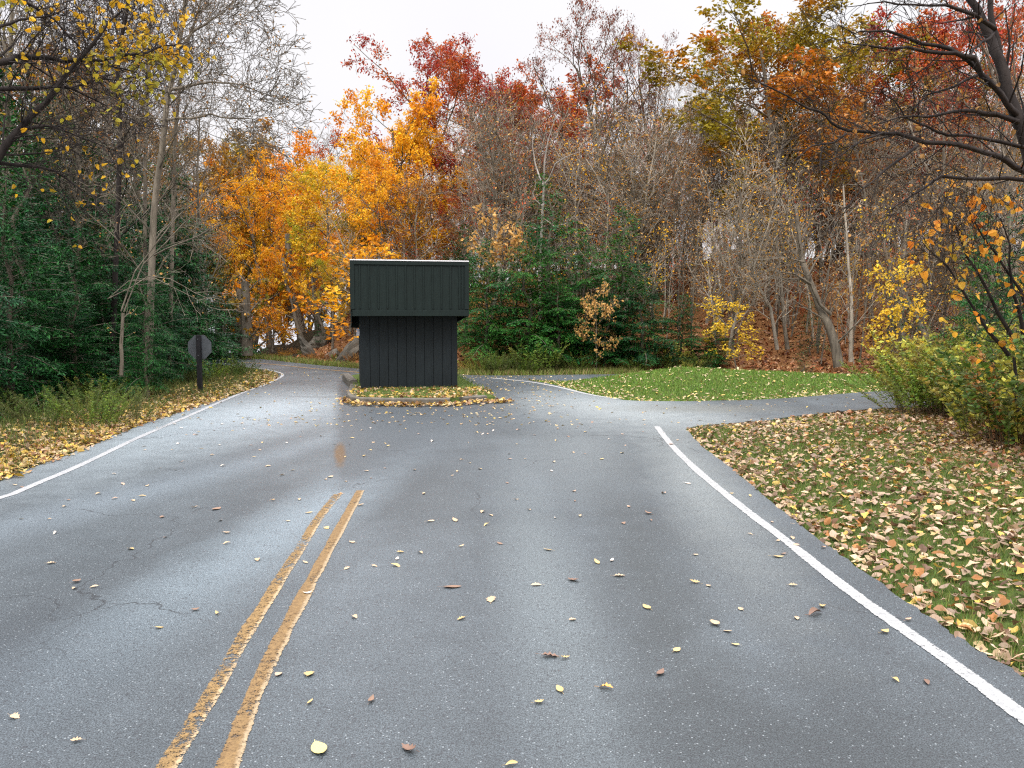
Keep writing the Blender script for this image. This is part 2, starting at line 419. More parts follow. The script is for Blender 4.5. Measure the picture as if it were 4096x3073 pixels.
# lake far beyond the woods
m, nt, out = mat_new('lake_water'); k = NT(nt)
k.l(k.bsdf((.25, .28, .3), .12, .5, k.bump(k.noise(k.coord(), .6, 3), .1, .05)).outputs[0], out.inputs[0]); M['lake'] = m
o = build('lake', [(-700, 62, -2.6), (5, 75, -2.6), (60, 900, -2.6), (-700, 900, -2.6)], [np.array([[0, 1, 2, 3]])], M['lake'])
tag(o, 'pale lake glimpsed between the trunks beyond the road', 'water', kind='structure')

# ------------------------------------------------------------------ painted lines
def ribbon(name, pts, w, z, mat, per=6, wob=.006):
    P = smooth_poly(pts, 2); Q = []
    for a, b in zip(P[:-1], P[1:]):
        n = max(1, int(math.hypot(b[0]-a[0], b[1]-a[1])/.12))
        Q += [(a[0]+(b[0]-a[0])*i/n, a[1]+(b[1]-a[1])*i/n) for i in range(n)]
    Q.append(P[-1]); Q = np.array(Q); T = np.gradient(Q, axis=0); T /= np.linalg.norm(T, axis=1)[:, None]
    N = np.stack([T[:, 1], -T[:, 0]], 1); us = np.linspace(-1, 1, 5)
    W = w/2*(1+NR.normal(0, wob*4, len(Q)))[:, None]
    Vv = Q[:, None, :]+N[:, None, :]*us[None, :, None]*W[..., None]
    Vv = np.concatenate([Vv, np.full(Vv.shape[:2]+(1,), z)], 2); n = len(Q)
    i = (np.arange(n-1)[:, None]*5+np.arange(4)[None]).ravel()
    return build(name, Vv.reshape(-1, 3), [np.stack([i, i+1, i+6, i+5], 1)], mat, attrs={'u': ('FLOAT', np.tile(-us, n))})
wl = [(0,2000),(127,1943),(253,1892),(380,1835),(506,1772),(633,1716),(760,1662),(886,1606),(987,1564),(1065,1538),(1118,1512),(1134,1501),(1120,1490),(1080,1480),(1021,1471),(930,1462),(800,1458)]
p0 = G(0, 2000); o = ribbon('edge_line', [(p0[0]-2.2, 2.5), (p0[0]-.95, 4.6)]+[G(*p) for p in wl], .1, .004, M['white_worn'])
tag(o, 'faded white edge line along the leafy left verge, bending away', 'road marking')
wr = [(2627,1706),(2674,1769),(2762,1860),(2870,1952),(3006,2060),(3141,2160),(3276,2270),(3411,2374),(3547,2472),(3682,2566),(3858,2690),(4065,2848),(4260,2990)]
o = ribbon('edge_line', [G(*p) for p in wr], .102, .004, M['white_paint'])
tag(o, 'bright white edge line beside the leaf strewn lawn, starting below the side drive', 'road marking')
wi = [(1960,1512),(2030,1518),(2130,1528),(2240,1549),(2350,1578),(2475,1597)]
o = ribbon('edge_line', [G(*p) for p in wi], .13, .004, M['white_paint'])
tag(o, 'short white edge line curving along the tip of the grass mound', 'road marking')
y1 = [(1352,1978),(1269,2077),(1199,2200),(1128,2303),(1060,2420),(965,2564),(890,2706),(792,2868),(670,3066)]
y2 = [(1442,1963),(1368,2100),(1305,2215),(1234,2348),(1168,2472),(1086,2628),(1010,2790),(912,3066)]
def extend(P, L=4):
    a, b = np.array(P[-2]), np.array(P[-1]); d = (b-a)/np.linalg.norm(b-a); return P+[tuple(b+d*L)]
o = ribbon('centre_line', extend([G(*p) for p in y1]), .105, .004, M['yellow_worn'], wob=.012)
tag(o, 'left stripe of the double yellow centre line, worn through near the camera', 'road marking', 'double yellow centre line')
o = ribbon('centre_line', extend([G(*p) for p in y2]), .102, .004, M['yellow_paint'], wob=.012)
tag(o, 'right stripe of the double yellow centre line, the more solid one', 'road marking', 'double yellow centre line')
o = ribbon('centre_line', [G(*p) for p in [(930,1449),(1021,1452),(1116,1460),(1243,1474),(1439,1490),(1600,1501)]], .2, .004, M['yellow_paint'])
tag(o, 'faint yellow centre line on the far road beyond the booth', 'road marking')

# ------------------------------------------------------------------ booth island
ISL = [(1392,1528),(1412,1549),(1402,1600),(1425,1613),(1485,1617),(1600,1618),(1801,1617),(1900,1606),(1950,1604),(1985,1600),(1960,1580),(1905,1553),(1850,1520),(1820,1505),(1500,1500),(1400,1512)]
ISLP = [G(x, y) for x, y in ISL]
bm = bmesh.new()
IX, IY = np.array([p[0] for p in ISLP]), np.array([p[1] for p in ISLP])
ICX, ICY = IX.mean(), IY.mean()
rings = []
for t, z in ((1.0, -.03), (.985, .07), (.93, .115), (.75, .13), (.4, .14)):
    rings.append([bm.verts.new((ICX+(x-ICX)*t, ICY+(y-ICY)*t, z)) for x, y in ISLP])
for a, b in zip(rings[:-1], rings[1:]):
    for i in range(len(a)): bm.faces.new((a[i], a[(i+1) % len(a)], b[(i+1) % len(a)], b[i]))
bm.faces.new(rings[-1]); bmesh.ops.recalc_face_normals(bm, faces=bm.faces)
me = bpy.data.meshes.new('island'); bm.to_mesh(me); bm.free()
me.materials.append(mat_simple('island_turf', (.07, .1, .025), .95, .1, .5, 9, .5, 60))
o = obj('traffic_island', me); tag(o, 'low grassy island of turf under the dark booth', 'traffic island', kind='structure')
M['concrete'] = mat_simple('kerb_concrete', (.14, .128, .105), .9, .2, .35, 7, .5, 90)
def kerb(pts, w, h, label):
    P = smooth_poly([G(*p) for p in pts], 1); Q = np.array(P); T = np.gradient(Q, axis=0); T /= np.linalg.norm(T, axis=1)[:, None]
    N = np.stack([T[:, 1], -T[:, 0]], 1); n = len(Q)
    prof = [(-.5, -.03), (-.5, h*.85), (-.42, h), (.42, h), (.5, h*.85), (.5, -.03)]
    V = []
    for i in range(n):
        for a, z in prof:
            j = NR.normal(0, .004); V.append((Q[i, 0]+N[i, 0]*(a*w+j), Q[i, 1]+N[i, 1]*(a*w+j), z+(j if z > 0 else 0)))
    F_ = []
    for i in range(n-1):
        for j in range(5):
            b = i*6+j; F_.append([b, b+1, b+7, b+6])
    caps = [[0, 5, 4, 3], [0, 3, 2, 1], [(n-1)*6+q for q in (0, 1, 2, 3)], [(n-1)*6+q for q in (0, 3, 4, 5)]]
    o = build('kerb_stone', V, [np.array(F_), np.array(caps)], M['concrete'])
    m = o.modifiers.new('bevel', 'BEVEL'); m.width = .008; m.limit_method = 'ANGLE'
    return tag(o, label, 'kerb', 'concrete kerb round the booth island')
kerb([(1384,1522),(1398,1536),(1414,1552)], .2, .2, 'short raised kerb block at the rear left corner of the booth island')
kerb([(1418,1556),(1412,1575),(1404,1600),(1426,1614),(1500,1618),(1650,1619),(1800,1618)], .19, .13, 'long curved concrete kerb along the front of the booth island')
kerb([(1846,1612),(1900,1606),(1942,1604)], .18, .12, 'short displaced kerb stone at the right front of the booth island')

# ------------------------------------------------------------------ booth
BYAW = math.radians(11.5)
bx, by = G(1444, 1552, .14)
booth = empty('ticket_booth', (bx, by, .14), BYAW)
tag(booth, 'small windowless dark green booth with a boxy sloping roof on the road island', 'booth')
def siding_mat(name, col):
    m, nt, out = mat_new(name); k = NT(nt); c = k.coord()
    mp = k.n('Mapping'); mp.inputs['Scale'].default_value = (1, 1, .06); k.l(c, mp.inputs[0])
    g = k.noise(mp.outputs[0], 60, 4, .6); b = k.noise(c, 1.2, 4, .6); b2 = k.noise(c, 22, 5, .7)
    cc = k.mix(k.ramp(g, .3, .7), tuple(v*.75 for v in col), tuple(v*1.3 for v in col))
    cc = k.mix(k.ramp(b, .45, .75, 0, .35), cc, tuple(v*1.7 for v in col))
    cc = k.mix(k.ramp(b2, .7, .8, 0, .2), cc, (.05, .055, .05))
    k.l(k.bsdf(cc, .6, .22, k.bump(g, .25, .003)).outputs[0], out.inputs[0]); return m
M['wall'] = siding_mat('booth_wall_paint', (.0105, .015, .0175)); M['fascia'] = siding_mat('booth_fascia_paint', (.008, .0155, .0135))
W, D, ZT = 2.17, 2.5, 2.82
wall_top = 1.95
def prism(name, bl, mat, parent, bevel=.003): return boxes(name, bl, mat, parent, bevel)
# walls: boards with recessed grooves
bl = [(0.015, W-.015, .015, D-.015, .03, wall_top+.2)]
ng = 11; sp = (W)/ng
gro = [0]+[.21+i*.2025 for i in range(10)]+[W]
front = [(gro[i]+(.006 if i else 0), gro[i+1]-(.006 if i < 10 else 0), -.004, .012, 0, wall_top) for i in range(11)]
front += [(.21+i*.2025-.05, .21+i*.2025-.038, -.0075, -.0045, 0, wall_top) for i in (1, 4, 7)]
prism('front_wall', front, M['wall'], booth, .002)
side = []
for i in range(12):
    a = .0+i*D/12
    side.append((-.004, .012, a+.018 if i == 0 else a+.006, a+D/12-.006, 0, wall_top)); side.append((W-.012, W+.004, a+.018 if i == 0 else a+.006, a+D/12-.006, 0, wall_top))
prism('side_wall', side[0::2], M['wall'], booth, .002)
prism('side_wall', side[1::2], M['wall'], booth, .002)
prism('rear_wall', [(0, W, D-.012, D+.004, 0, wall_top)], M['wall'], booth, .002)
prism('wall_core', bl, M['wall'], booth, 0)
fo = prism('foundation', [(.05, W-.05, .05, D-.05, -.2, .028)], M['concrete'], booth)
# tilted roof box
OV, FR, BK = .2, .48, .55
x0, x1, y0, y1 = -OV, W+OV, -FR, D+BK
def sheared(name, bl, mat, bevel=.003):
    o = boxes(name, bl, mat, booth, bevel)
    for v in o.data.vertices:          # the roof box falls gently to the rear
        v.co.z -= (v.co.y-y0)*.075
    return o
zb, zt = 1.60, 2.79
sheared('roof_deck', [(x0+.03, x1-.03, y0+.03, y1-.03, zt-.34, zt-.03)], M['fascia'])
pan = [(x0+.0, x1-.0, y0, y0+.028, zb+.13, zt-.001), ]
sheared('front_fascia', pan, M['fascia'])
bat = []
bxs = [x0+.125+i*(x1-x0-.25)/12.0 for i in range(13)]
for i, xx in enumerate([x0+.2+j*.1965 for j in range(12)]): bat.append((xx-.014, xx+.014, y0-.018, y0-.0015, zb+.16, zt-.10))
bat.append((x1-.155, x1-.13, y0-.018, y0-.0015, zb+.16, zt-.10)); 
sheared('batten', bat, M['fascia'], .002)
sheared('corner_trim', [(x0-.002, x0+.085, y0-.024, y0-.0015, zb+.148, zt-.085)], M['fascia'])
sheared('corner_trim', [(x1-.085, x1+.002, y0-.024, y0-.0015, zb+.148, zt-.085)], M['fascia'])
sheared('top_trim', [(x0-.003, x1+.003, y0-.026, y0-.0015, zt-.083, zt-.004)], M['fascia'])
sheared('lower_beam', [(x0+.035, x1-.005, y0-.05, y0+.04, zb, zb+.128)], M['fascia'])
M['white_metal'] = mat_simple('white_metal_edge', (.8, .8, .8), .4, .5, .06)
sheared('drip_edge', [(x0-.006, x1+.006, y0-.034, y0+.06, zt+.001, zt+.026)], M['white_metal'], .002)
sheared('side_fascia', [(x0+.002, x0+.03, y0+.043, y1-.03, zb+.0, zt-.001)], M['fascia'])
sheared('side_fascia', [(x1-.03, x1-.002, y0+.043, y1-.03, zb+.0, zt-.001)], M['fascia'])
sheared('rear_fascia', [(x0, x1, y1-.028, y1, zb-.03, zt)], M['fascia'])
sheared('soffit', [(x0+.031, x1-.031, y0+.042, y1-.03, zb+.3, zb+.32)], M['wall'], 0)
M['grey_box'] = mat_simple('grey_plastic', (.5, .5, .55), .5, .4, .08)
bxo = prism('utility_box', [(-.075, -.006, .35, .47, 1.16, 1.32)], M['grey_box'], booth, .006)
bxo['label'] = 'small light grey utility box on the left wall'

# ------------------------------------------------------------------ sign seen from behind
sx, sy = G(802, 1571)
sgn = empty('road_sign', (sx, sy, .0), math.radians(-4)); tag(sgn, 'octagonal road sign seen from behind on a dark post in the left verge', 'road sign')
zc = P3(801, 1389, sy)[2]; rad = 48/4/F*sy/math.cos(PI/8)*1.0
V = []; Fs = []
for yy in (.034, .037):
    for i in range(8):
        a = PI/8+i*PI/4; V.append((rad*math.cos(a), yy, zc+rad*math.sin(a)))
me = bpy.data.meshes.new('sign_panel'); me.from_pydata(V, [], [list(range(8)), list(range(15, 7, -1))]+[[i, i+8, (i+1) % 8+8, (i+1) % 8] for i in range(8)])
M['sign_back'] = mat_simple('sign_back_metal', (.085, .095, .105), .5, .4, .15, 8); me.materials.append(M['sign_back'])
so = obj('sign_panel', me, sgn)
M['sign_red'] = mat_simple('sign_red_face', (.5, .03, .03), .4, .4, .05)
V2 = [(rad*.97*math.cos(PI/8+i*PI/4), .0395, zc+rad*.97*math.sin(PI/8+i*PI/4)) for i in range(8)]
me = bpy.data.meshes.new('sign_face'); me.from_pydata(V2, [], [list(range(7, -1, -1))]); me.materials.append(M['sign_red']); obj('sign_face', me, so)
M['post'] = mat_simple('sign_post_wood', (.018, .018, .02), .8, .2, .3, 14, .3, 60)
boxes('post', [(-.048, .048, -.055, .033, -.3, zc+rad*.93)], M['post'], sgn, .006)
boxes('bolt', [(-.014, .014, -.063, -.056, zc+.17, zc+.195)], M['sign_back'], sgn, .003)
boxes('bolt', [(-.014, .014, -.063, -.056, zc-.2, zc-.175)], M['sign_back'], sgn, .003)

# ------------------------------------------------------------------ plants: skeletons
def norm(v):
    l = math.sqrt(v[0]*v[0]+v[1]*v[1]+v[2]*v[2]) or 1; return (v[0]/l, v[1]/l, v[2]/l)
class Plant:
    def __init__(s, seed):
        s.r = random.Random(seed); s.nr = np.random.default_rng(seed); s.ch = {}; s.tips = []
    def chain(s, pts, rad, sides, part):
        s.ch.setdefault((part, len(pts), sides), []).append((pts, rad))
    def grow(s, p, d, L, r, lvl, sp):
        n = sp['n'][lvl]; g = sp['gn'][lvl]; up = sp['up'][lvl]; pts = [p]; ds = [d]; q = s.r
        for i in range(n):
            d = norm((d[0]+q.gauss(0, g), d[1]+q.gauss(0, g), d[2]+q.gauss(0, g)+up))
            p = (p[0]+d[0]*L/n, p[1]+d[1]*L/n, p[2]+d[2]*L/n); pts.append(p); ds.append(d)
        tip = sp.get('tip', .25)
        rad = [max(r*(1-(1-tip)*i/n), sp.get('rmin', .004)) for i in range(n+1)]
        if lvl == 0: rad[0] *= 1.25
        s.chain(pts, rad, sp['sides'][lvl], 'trunk' if lvl <= sp.get('tl', 1) else 'crown')
        s.kids(pts, ds, rad, L, lvl, sp)
    def kids(s, pts, ds, rad, L, lvl, sp):
        q = s.r; n = len(pts)-1
        if lvl >= len(sp['ch']):
            s.tips.append((pts[0], pts[-1])); return
        if lvl == len(sp['ch'])-1 or lvl > 1: s.tips.append((pts[n//2], pts[-1]))
        K = sp['ch'][lvl]; st = sp['start'][lvl]; az = q.uniform(0, 6.28)
        for j in range(K):
            t = st+(1-st)*(j+q.random())/K; t = min(t, .985); f = t*n; i = int(f); f -= i
            a, b = pts[i], pts[i+1]; pp = tuple(a[k]+(b[k]-a[k])*f for k in range(3)); d = ds[i+1]
            az += 2.4+q.uniform(-.5, .5); an = math.radians(sp['ang'][lvl]*q.uniform(.7, 1.25))
            h = (0, 0, 1) if abs(d[2]) < .9 else (1, 0, 0)
            u = norm((d[1]*h[2]-d[2]*h[1], d[2]*h[0]-d[0]*h[2], d[0]*h[1]-d[1]*h[0]))
            v = (d[1]*u[2]-d[2]*u[1], d[2]*u[0]-d[0]*u[2], d[0]*u[1]-d[1]*u[0])
            ca, sa, cz, sz = math.cos(an), math.sin(an), math.cos(az), math.sin(az)
            nd = tuple(d[k]*ca+(u[k]*cz+v[k]*sz)*sa for k in range(3))
            shape = sp['shape'](t) if lvl == 0 and 'shape' in sp else (1-.55*t)
            Lc = sp['L'][lvl+1]*shape*q.uniform(.65, 1.2)
            rr = (rad[i]+(rad[i+1]-rad[i])*f)*sp.get('rr', .55)*(.8 if lvl else 1)
            s.grow(pp, norm(nd), Lc, max(rr, sp.get('rmin', .004)), lvl+1, sp)
    def tubes(s, part):
        VV, QQ = [], []; off = 0
        for (pt, n, sides), lst in s.ch.items():
            if pt != part: continue
            Pt = np.array([c[0] for c in lst]); Rd = np.array([c[1] for c in lst]); N = len(lst)
            T = Pt[:, -1]-Pt[:, 0]; T /= np.linalg.norm(T, axis=1)[:, None]+1e-9
            h = np.where(np.abs(T[:, 2:3]) < .9, [[0, 0, 1.]], [[1., 0, 0]])
            U = np.cross(T, h); U /= np.linalg.norm(U, axis=1)[:, None]+1e-9; Wv = np.cross(T, U)
            a = np.arange(sides)*2*PI/sides
            ring = np.cos(a)[None, :, None]*U[:, None]+np.sin(a)[None, :, None]*Wv[:, None]
            V = Pt[:, :, None, :]+ring[:, None]*Rd[:, :, None, None]
            VV.append(V.reshape(-1, 3))
            b = (np.arange(N)[:, None, None]*n+np.arange(n-1)[None, :, None])*sides+off
            j = np.arange(sides)[None, None]; j2 = (j+1) % sides
            QQ.append(np.stack([b+j, b+j2, b+j2+sides, b+j+sides], -1).reshape(-1, 4)); off += N*n*sides
        if not VV: return np.zeros((0, 3)), np.zeros((0, 4), int)
        return np.concatenate(VV), np.concatenate(QQ)
def quads_leaves(nr, Pn, A, ln, wd, fold=.25, flat=None, hexa=False):
    """one folded rhombus per leaf"""
    N = len(Pn); A = A/(np.linalg.norm(A, axis=1)[:, None]+1e-9)
    R_ = nr.normal(size=(N, 3)) if flat is None else np.tile([0, 0, 1.], (N, 1))+nr.normal(0, flat, (N, 3))
    S = np.cross(A, R_); S /= np.linalg.norm(S, axis=1)[:, None]+1e-9; Nn = np.cross(A, S)
    ln = ln[:, None]; wd = wd[:, None]
    if hexa:
        w1, w2 = wd*.5, wd*.36
        V = np.stack([Pn, Pn+A*ln*.22+S*w1+Nn*w1*.5, Pn+A*ln*.68+S*w2+Nn*w2*.5, Pn+A*ln, Pn+A*ln*.68-S*w2+Nn*w2*.5, Pn+A*ln*.22-S*w1+Nn*w1*.5], 1)
        q_ = np.array([[0, 1, 2, 3], [0, 3, 4, 5]])
        return V.reshape(-1, 3), (np.arange(N)[:, None, None]*6+q_[None]).reshape(-1, 4), np.repeat(nr.random(N), 6)
    V = np.stack([Pn, Pn+A*ln*.45+S*wd*.5+Nn*wd*fold, Pn+A*ln, Pn+A*ln*.45-S*wd*.5+Nn*wd*fold], 1)
    return V.reshape(-1, 3), np.arange(N*4).reshape(N, 4), np.repeat(nr.random(N), 4)
def crown_leaves(pl, count, ln, wr, droop=.35, spread=.25, zmin=None, zones=None, hexa=False):
    nr = pl.nr; t = np.array(pl.tips); 
    w = np.ones(len(t))
    if zones is not None: w = zones((t[:, 0]+t[:, 1])/2)
    idx = nr.choice(len(t), count, p=w/w.sum())
    f = nr.random(count)[:, None]**.7; P = t[idx, 0]*(1-f)+t[idx, 1]*f+nr.normal(0, spread, (count, 3))*.5
    A = nr.normal(size=(count, 3)); A[:, 2] -= droop*2
    L = ln*nr.uniform(.6, 1.25, count)
    return quads_leaves(nr, P, A, L, L*wr, hexa=hexa)
def finish(pl, name, leaf, bark, lm, leaves=None):
    """(trunk mesh, crown mesh)"""
    V, Q = pl.tubes('trunk'); tr = build(name+'_trunk', V, [Q], bark, smooth=True, link=False)
    V, Q = pl.tubes('crown'); r = np.zeros(len(V)); fs = [Q] if len(Q) else []; mi = [0] if len(Q) else []
    if leaves is not None:
        LV, LQ, lr = leaves; fs.append(LQ+len(V)); mi.append(1); V = np.concatenate([V, LV]); r = np.concatenate([r, lr])
    cr = build(name+'_crown', V, fs, [bark, lm], mi, {'rnd': ('FLOAT', r)}, link=False)
    return tr, cr
S4 = [7, 5, 4, 3, 3]
def spec(**k):
    d = dict(L=[14, 5.0, 2.2, 1.0], n=[9, 6, 4, 3], gn=[.05, .13, .18, .22], up=[.03, .07, .05, .0], ch=[15, 7, 7], ang=[55, 48, 45], start=[.3, .25, .15], sides=[8, 5, 4, 3, 3], tip=.25, rmin=.008)
    d.update(k); return d
dome = lambda t: .55+.75*math.sin(PI*min(1, max(0, (t-.15)/.9)))
VAR = {}
def variant(key, H, r0, sp, lc=None, ln=.14, wr=.5, bark='bark', leaf='orange', n=1, lean=.05, **kw):
    for i in range(n):
        pl = Plant(hash_(key)+i); s2 = dict(sp); 
        pl.grow((0, 0, -.3), norm((pl.r.gauss(0, lean), pl.r.gauss(0, lean), 1)), H, r0, 0, s2)
        lv = crown_leaves(pl, lc, ln, wr, **kw) if lc else None
        fm = finish(pl, key, leaf, M[bark], M[leaf], lv)
        co = np.empty(len(fm[1].vertices)*3, np.float32); fm[1].vertices.foreach_get('co', co)
        VAR.setdefault(key, []).append((fm, float(np.percentile(co[2::3], 99.3))))
def hash_(s): return sum(ord(c)*(i+3) for i, c in enumerate(s))
variant('oak', 14, .26, spec(shape=dome, L=[13.5, 5.2, 2.4, 1.1]), 11000, .2, .5, n=3)
variant('maple', 13, .2, spec(shape=dome, L=[13, 4.4, 2.0, 1.0], ch=[19, 7, 7], start=[.22, .2, .1]), 12500, .21, .6, n=3, leaf='gold', spread=.2)
variant('thin_oak', 15, .3, spec(shape=dome, L=[15, 6, 2.8, 1.2], ang=[42, 40, 40], start=[.35, .3, .2], gn=[.06, .16, .2, .25]), 6500, .17, .42, leaf='dull', droop=.9, n=2)
variant('bare', 12, .15, spec(L=[12, 4.2, 2.0, 1.0, .55], n=[9, 6, 4, 3, 2], gn=[.04, .09, .13, .18, .2], up=[.03, .12, .08, .03, 0], ch=[17, 6, 4, 3], ang=[42, 38, 40, 40], start=[.25, .2, .2, .2], rmin=.006), 450, .09, .5, n=3, leaf='brown')
variant('slender', 9, .07, spec(L=[9, 2.6, 1.3, .7], n=[10, 5, 3, 2], gn=[.06, .1, .14, .2], up=[.03, .14, .08, .03], ch=[20, 6, 3], ang=[45, 42, 42], start=[.12, .15, .2], rmin=.0065, tl=0), 420, .11, .5, n=6, leaf='tan', lean=.09, bark='bark_pale')
variant('whip', 6, .04, spec(L=[6, 1.3, .6], n=[10, 4, 2], gn=[.05, .1, .15], up=[.03, .16, .1], ch=[11, 4], ang=[40, 42], start=[.3, .2], sides=[6, 4, 3], rmin=.008, tl=0), 90, .11, .5, n=5, leaf='tan', lean=.1, bark='bark_pale')
variant('understory', 4.2, .035, spec(L=[4.2, 1.7, .8, .4], n=[7, 5, 3, 2], gn=[.08, .1, .12, .2], up=[.02, .0, .0, 0], ch=[13, 5, 4], ang=[68, 45, 45], start=[.25, .2, .1], rmin=.005, tl=0), 1000, .15, .6, n=3, leaf='yellow', spread=.06, droop=.15)

# pale dead snag
pl = Plant(5)
base = [(0, 0, -.3), (.05, 0, 3), (-.1, 0, 6), (-.25, 0, 8.6)]
pl.chain(base, [.11, .095, .08, .065], 7, 'trunk')
def hook(pts, r0, r1): 
    n = len(pts); pl.chain(pts, [r0+(r1-r0)*i/(n-1) for i in range(n)], 5, 'trunk')
hook([(-.25, 0, 8.5), (-.7, .1, 8.8), (-1.2, .2, 9.6), (-1.9, .2, 9.9), (-2.7, .1, 10.1)], .07, .015)
hook([(-.25, 0, 8.5), (.1, -.1, 8.9), (.45, -.1, 9.8), (.65, -.1, 10.8), (.6, 0, 11.6)], .075, .015)
hook([(-.25, 0, 8.5), (-.35, .1, 9.8), (-.6, .1, 11.0), (-1.0, .1, 12.0), (-1.3, 0, 12.9)], .06, .012)
hook([(-.13, 0, 7.3), (.35, .1, 7.7), (.5, .1, 8.1), (.3, .1, 8.4), (.35, 0, 8.9)], .04, .012)
hook([(-.08, 0, 6.6), (-.5, .1, 6.4), (-1.1, .1, 6.0), (-1.9, .1, 6.1), (-2.6, .1, 6.6)], .05, .012)
hook([(-.05, 0, 6.0), (.5, -.1, 6.0), (.9, -.1, 6.2), (1.4, 0, 6.25)], .04, .01)
hook([(-.13, 0, 7.2), (-.6, -.1, 7.0), (-1.0, -.1, 7.3), (-1.1, -.1, 7.8)], .03, .01)
V, Q = pl.tubes('trunk'); VAR['snag'] = [((build('snag_trunk', V, [Q], M['snag'], smooth=True, link=False), None), 12.9)]

# hemlocks
def hemlock(key, H, R_, nb, nside, nq, ln, mat, seed, low=.04, dens=1.0):
    pl = Plant(seed); nr = pl.nr; q = pl.r
    n = 9; pts = [(q.gauss(0, .03)*i, q.gauss(0, .03)*i, -.3+(H+.3)*i/n) for i in range(n+1)]
    pl.chain(pts, [.16*(H/10)*(1-.93*i/n) for i in range(n+1)], 7, 'trunk'); Pt = np.array(pts)
    P, A = [], []
    for b in range(nb):
        t = low+(1-low)*(b+q.random())/nb; z = t*H; az = b*2.4+q.uniform(-.6, .6)
        L = R_*(1-t)**.75*q.uniform(.6, 1.15)+.15
        el = q.uniform(.0, .35)+t*.5; m = 6; dr = q.uniform(.09, .17)
        c0 = np.array([np.interp(z, Pt[:, 2], Pt[:, 0]), np.interp(z, Pt[:, 2], Pt[:, 1]), z]); cur = c0.copy(); bp = [tuple(cur)]
        for i in range(m):
            az += q.gauss(0, .08); d = np.array([math.cos(az)*math.cos(el), math.sin(az)*math.cos(el), math.sin(el)]); cur = cur+d*L/m; bp.append(tuple(cur)); el -= dr
        pl.chain(bp, [max(.006, .03*(L/3)*(1-.85*i/m)) for i in range(m+1)], 4, 'crown')
        B = np.array(bp); D_ = (B[-1]-B[0]); D_ /= np.linalg.norm(D_); Sd = np.cross(D_, [0, 0, 1.]); Sd /= np.linalg.norm(Sd)+1e-9
        ns = max(5, int(nside*L/R_*1.4))
        for k_ in range(ns):
            f = (.1+.9*(k_+q.random())/ns); ff = f*m; i = min(int(ff), m-1); p = B[i]+(B[i+1]-B[i])*(ff-i); sg = 1 if k_ % 2 else -1
            l = (.1+.42*L*(1-f)**.8*q.uniform(.5, 1.1)); dd = D_*q.uniform(.45, .9)+Sd*sg*q.uniform(.6, 1.0)+np.array([0, 0, q.uniform(-.35, .1)]); dd /= np.linalg.norm(dd)
            kk = max(4, int(nq*l/.8*dens)); s_ = nr.random(kk)[:, None]; droop = np.zeros((kk, 3)); droop[:, 2] = -(s_[:, 0]**2)*l*.35
            pp = p+dd*s_*l+droop+nr.normal(0, .035, (kk, 3)); aa = dd+nr.normal(0, .45, (kk, 3)); aa[:, 2] -= .35*s_[:, 0]
            P.append(pp); A.append(aa)
    P = np.concatenate(P); A = np.concatenate(A); L_ = ln*nr.uniform(.6, 1.3, len(P))
    V, Q, r = quads_leaves(nr, P, A, L_, L_*.28, .1, flat=.3)
    VAR.setdefault(key, []).append((finish(pl, key, mat, M['bark'], M[mat], (V, Q, r)), H))
for i in range(3): hemlock('hemlock', 9, 3.0, 80, 15, 24, .19, 'hemlock', 40+i)
for i in range(3): hemlock('near_hemlock', 8, 3.1, 88, 19, 40, .14, 'hemlock', 50+i, low=.1)
hemlock('young_hemlock', 3, 1.25, 50, 9, 14, .11, 'hemlock', 60, low=.1)

# ------------------------------------------------------------------ planting
def copy_tree(o, parent=None):
    c = o.copy(); C.objects.link(c); c.parent = parent
    for ch in o.children: copy_tree(ch, c)
    return c
COUNT = {}
KW = {'oak': 1.1, 'maple': 1.15, 'thin_oak': 1.2, 'bare': 1.15, 'slender': 1.15, 'hemlock': 1.25, 'understory': 1.2}
def plant(key, name, sx_, Y, H, leaf, label, cat, group, vi=None, wide=1.0, rz=None, bark=None, ground=None, lean=None):
    """sx_: column in the photo (4096 wide), Y distance; H height in metres or ('top', y in photo)"""
    x = (sx_/4-CX)/F*Y*1.0; z = tz(x, Y) if ground is None else ground
    if isinstance(H, tuple): H = P3(sx_, H[1], Y)[2]-z
    i = COUNT.get(key, 0); COUNT[key] = i+1; vs = VAR[key]; (tr, cr), H0 = vs[(i if vi is None else vi) % len(vs)]
    s = H/H0; root = empty(name, (x, Y, z), RR.uniform(0, 6.28) if rz is None else rz, (s*wide*KW.get(key, 1), s*wide*KW.get(key, 1), s))
    if lean: root.rotation_euler[0], root.rotation_euler[1] = lean
    tag(root, label, cat, group)
    t = obj('trunk', tr, root)
    if bark: t.material_slots[0].link = 'OBJECT'; t.material_slots[0].material = M[bark]
    if cr:
        c = obj('crown', cr, root)
        if leaf: c.material_slots[1].link = 'OBJECT'; c.material_slots[1].material = M[leaf]
        if bark: c.material_slots[0].link = 'OBJECT'; c.material_slots[0].material = M[bark]
    return root

T = 'top'
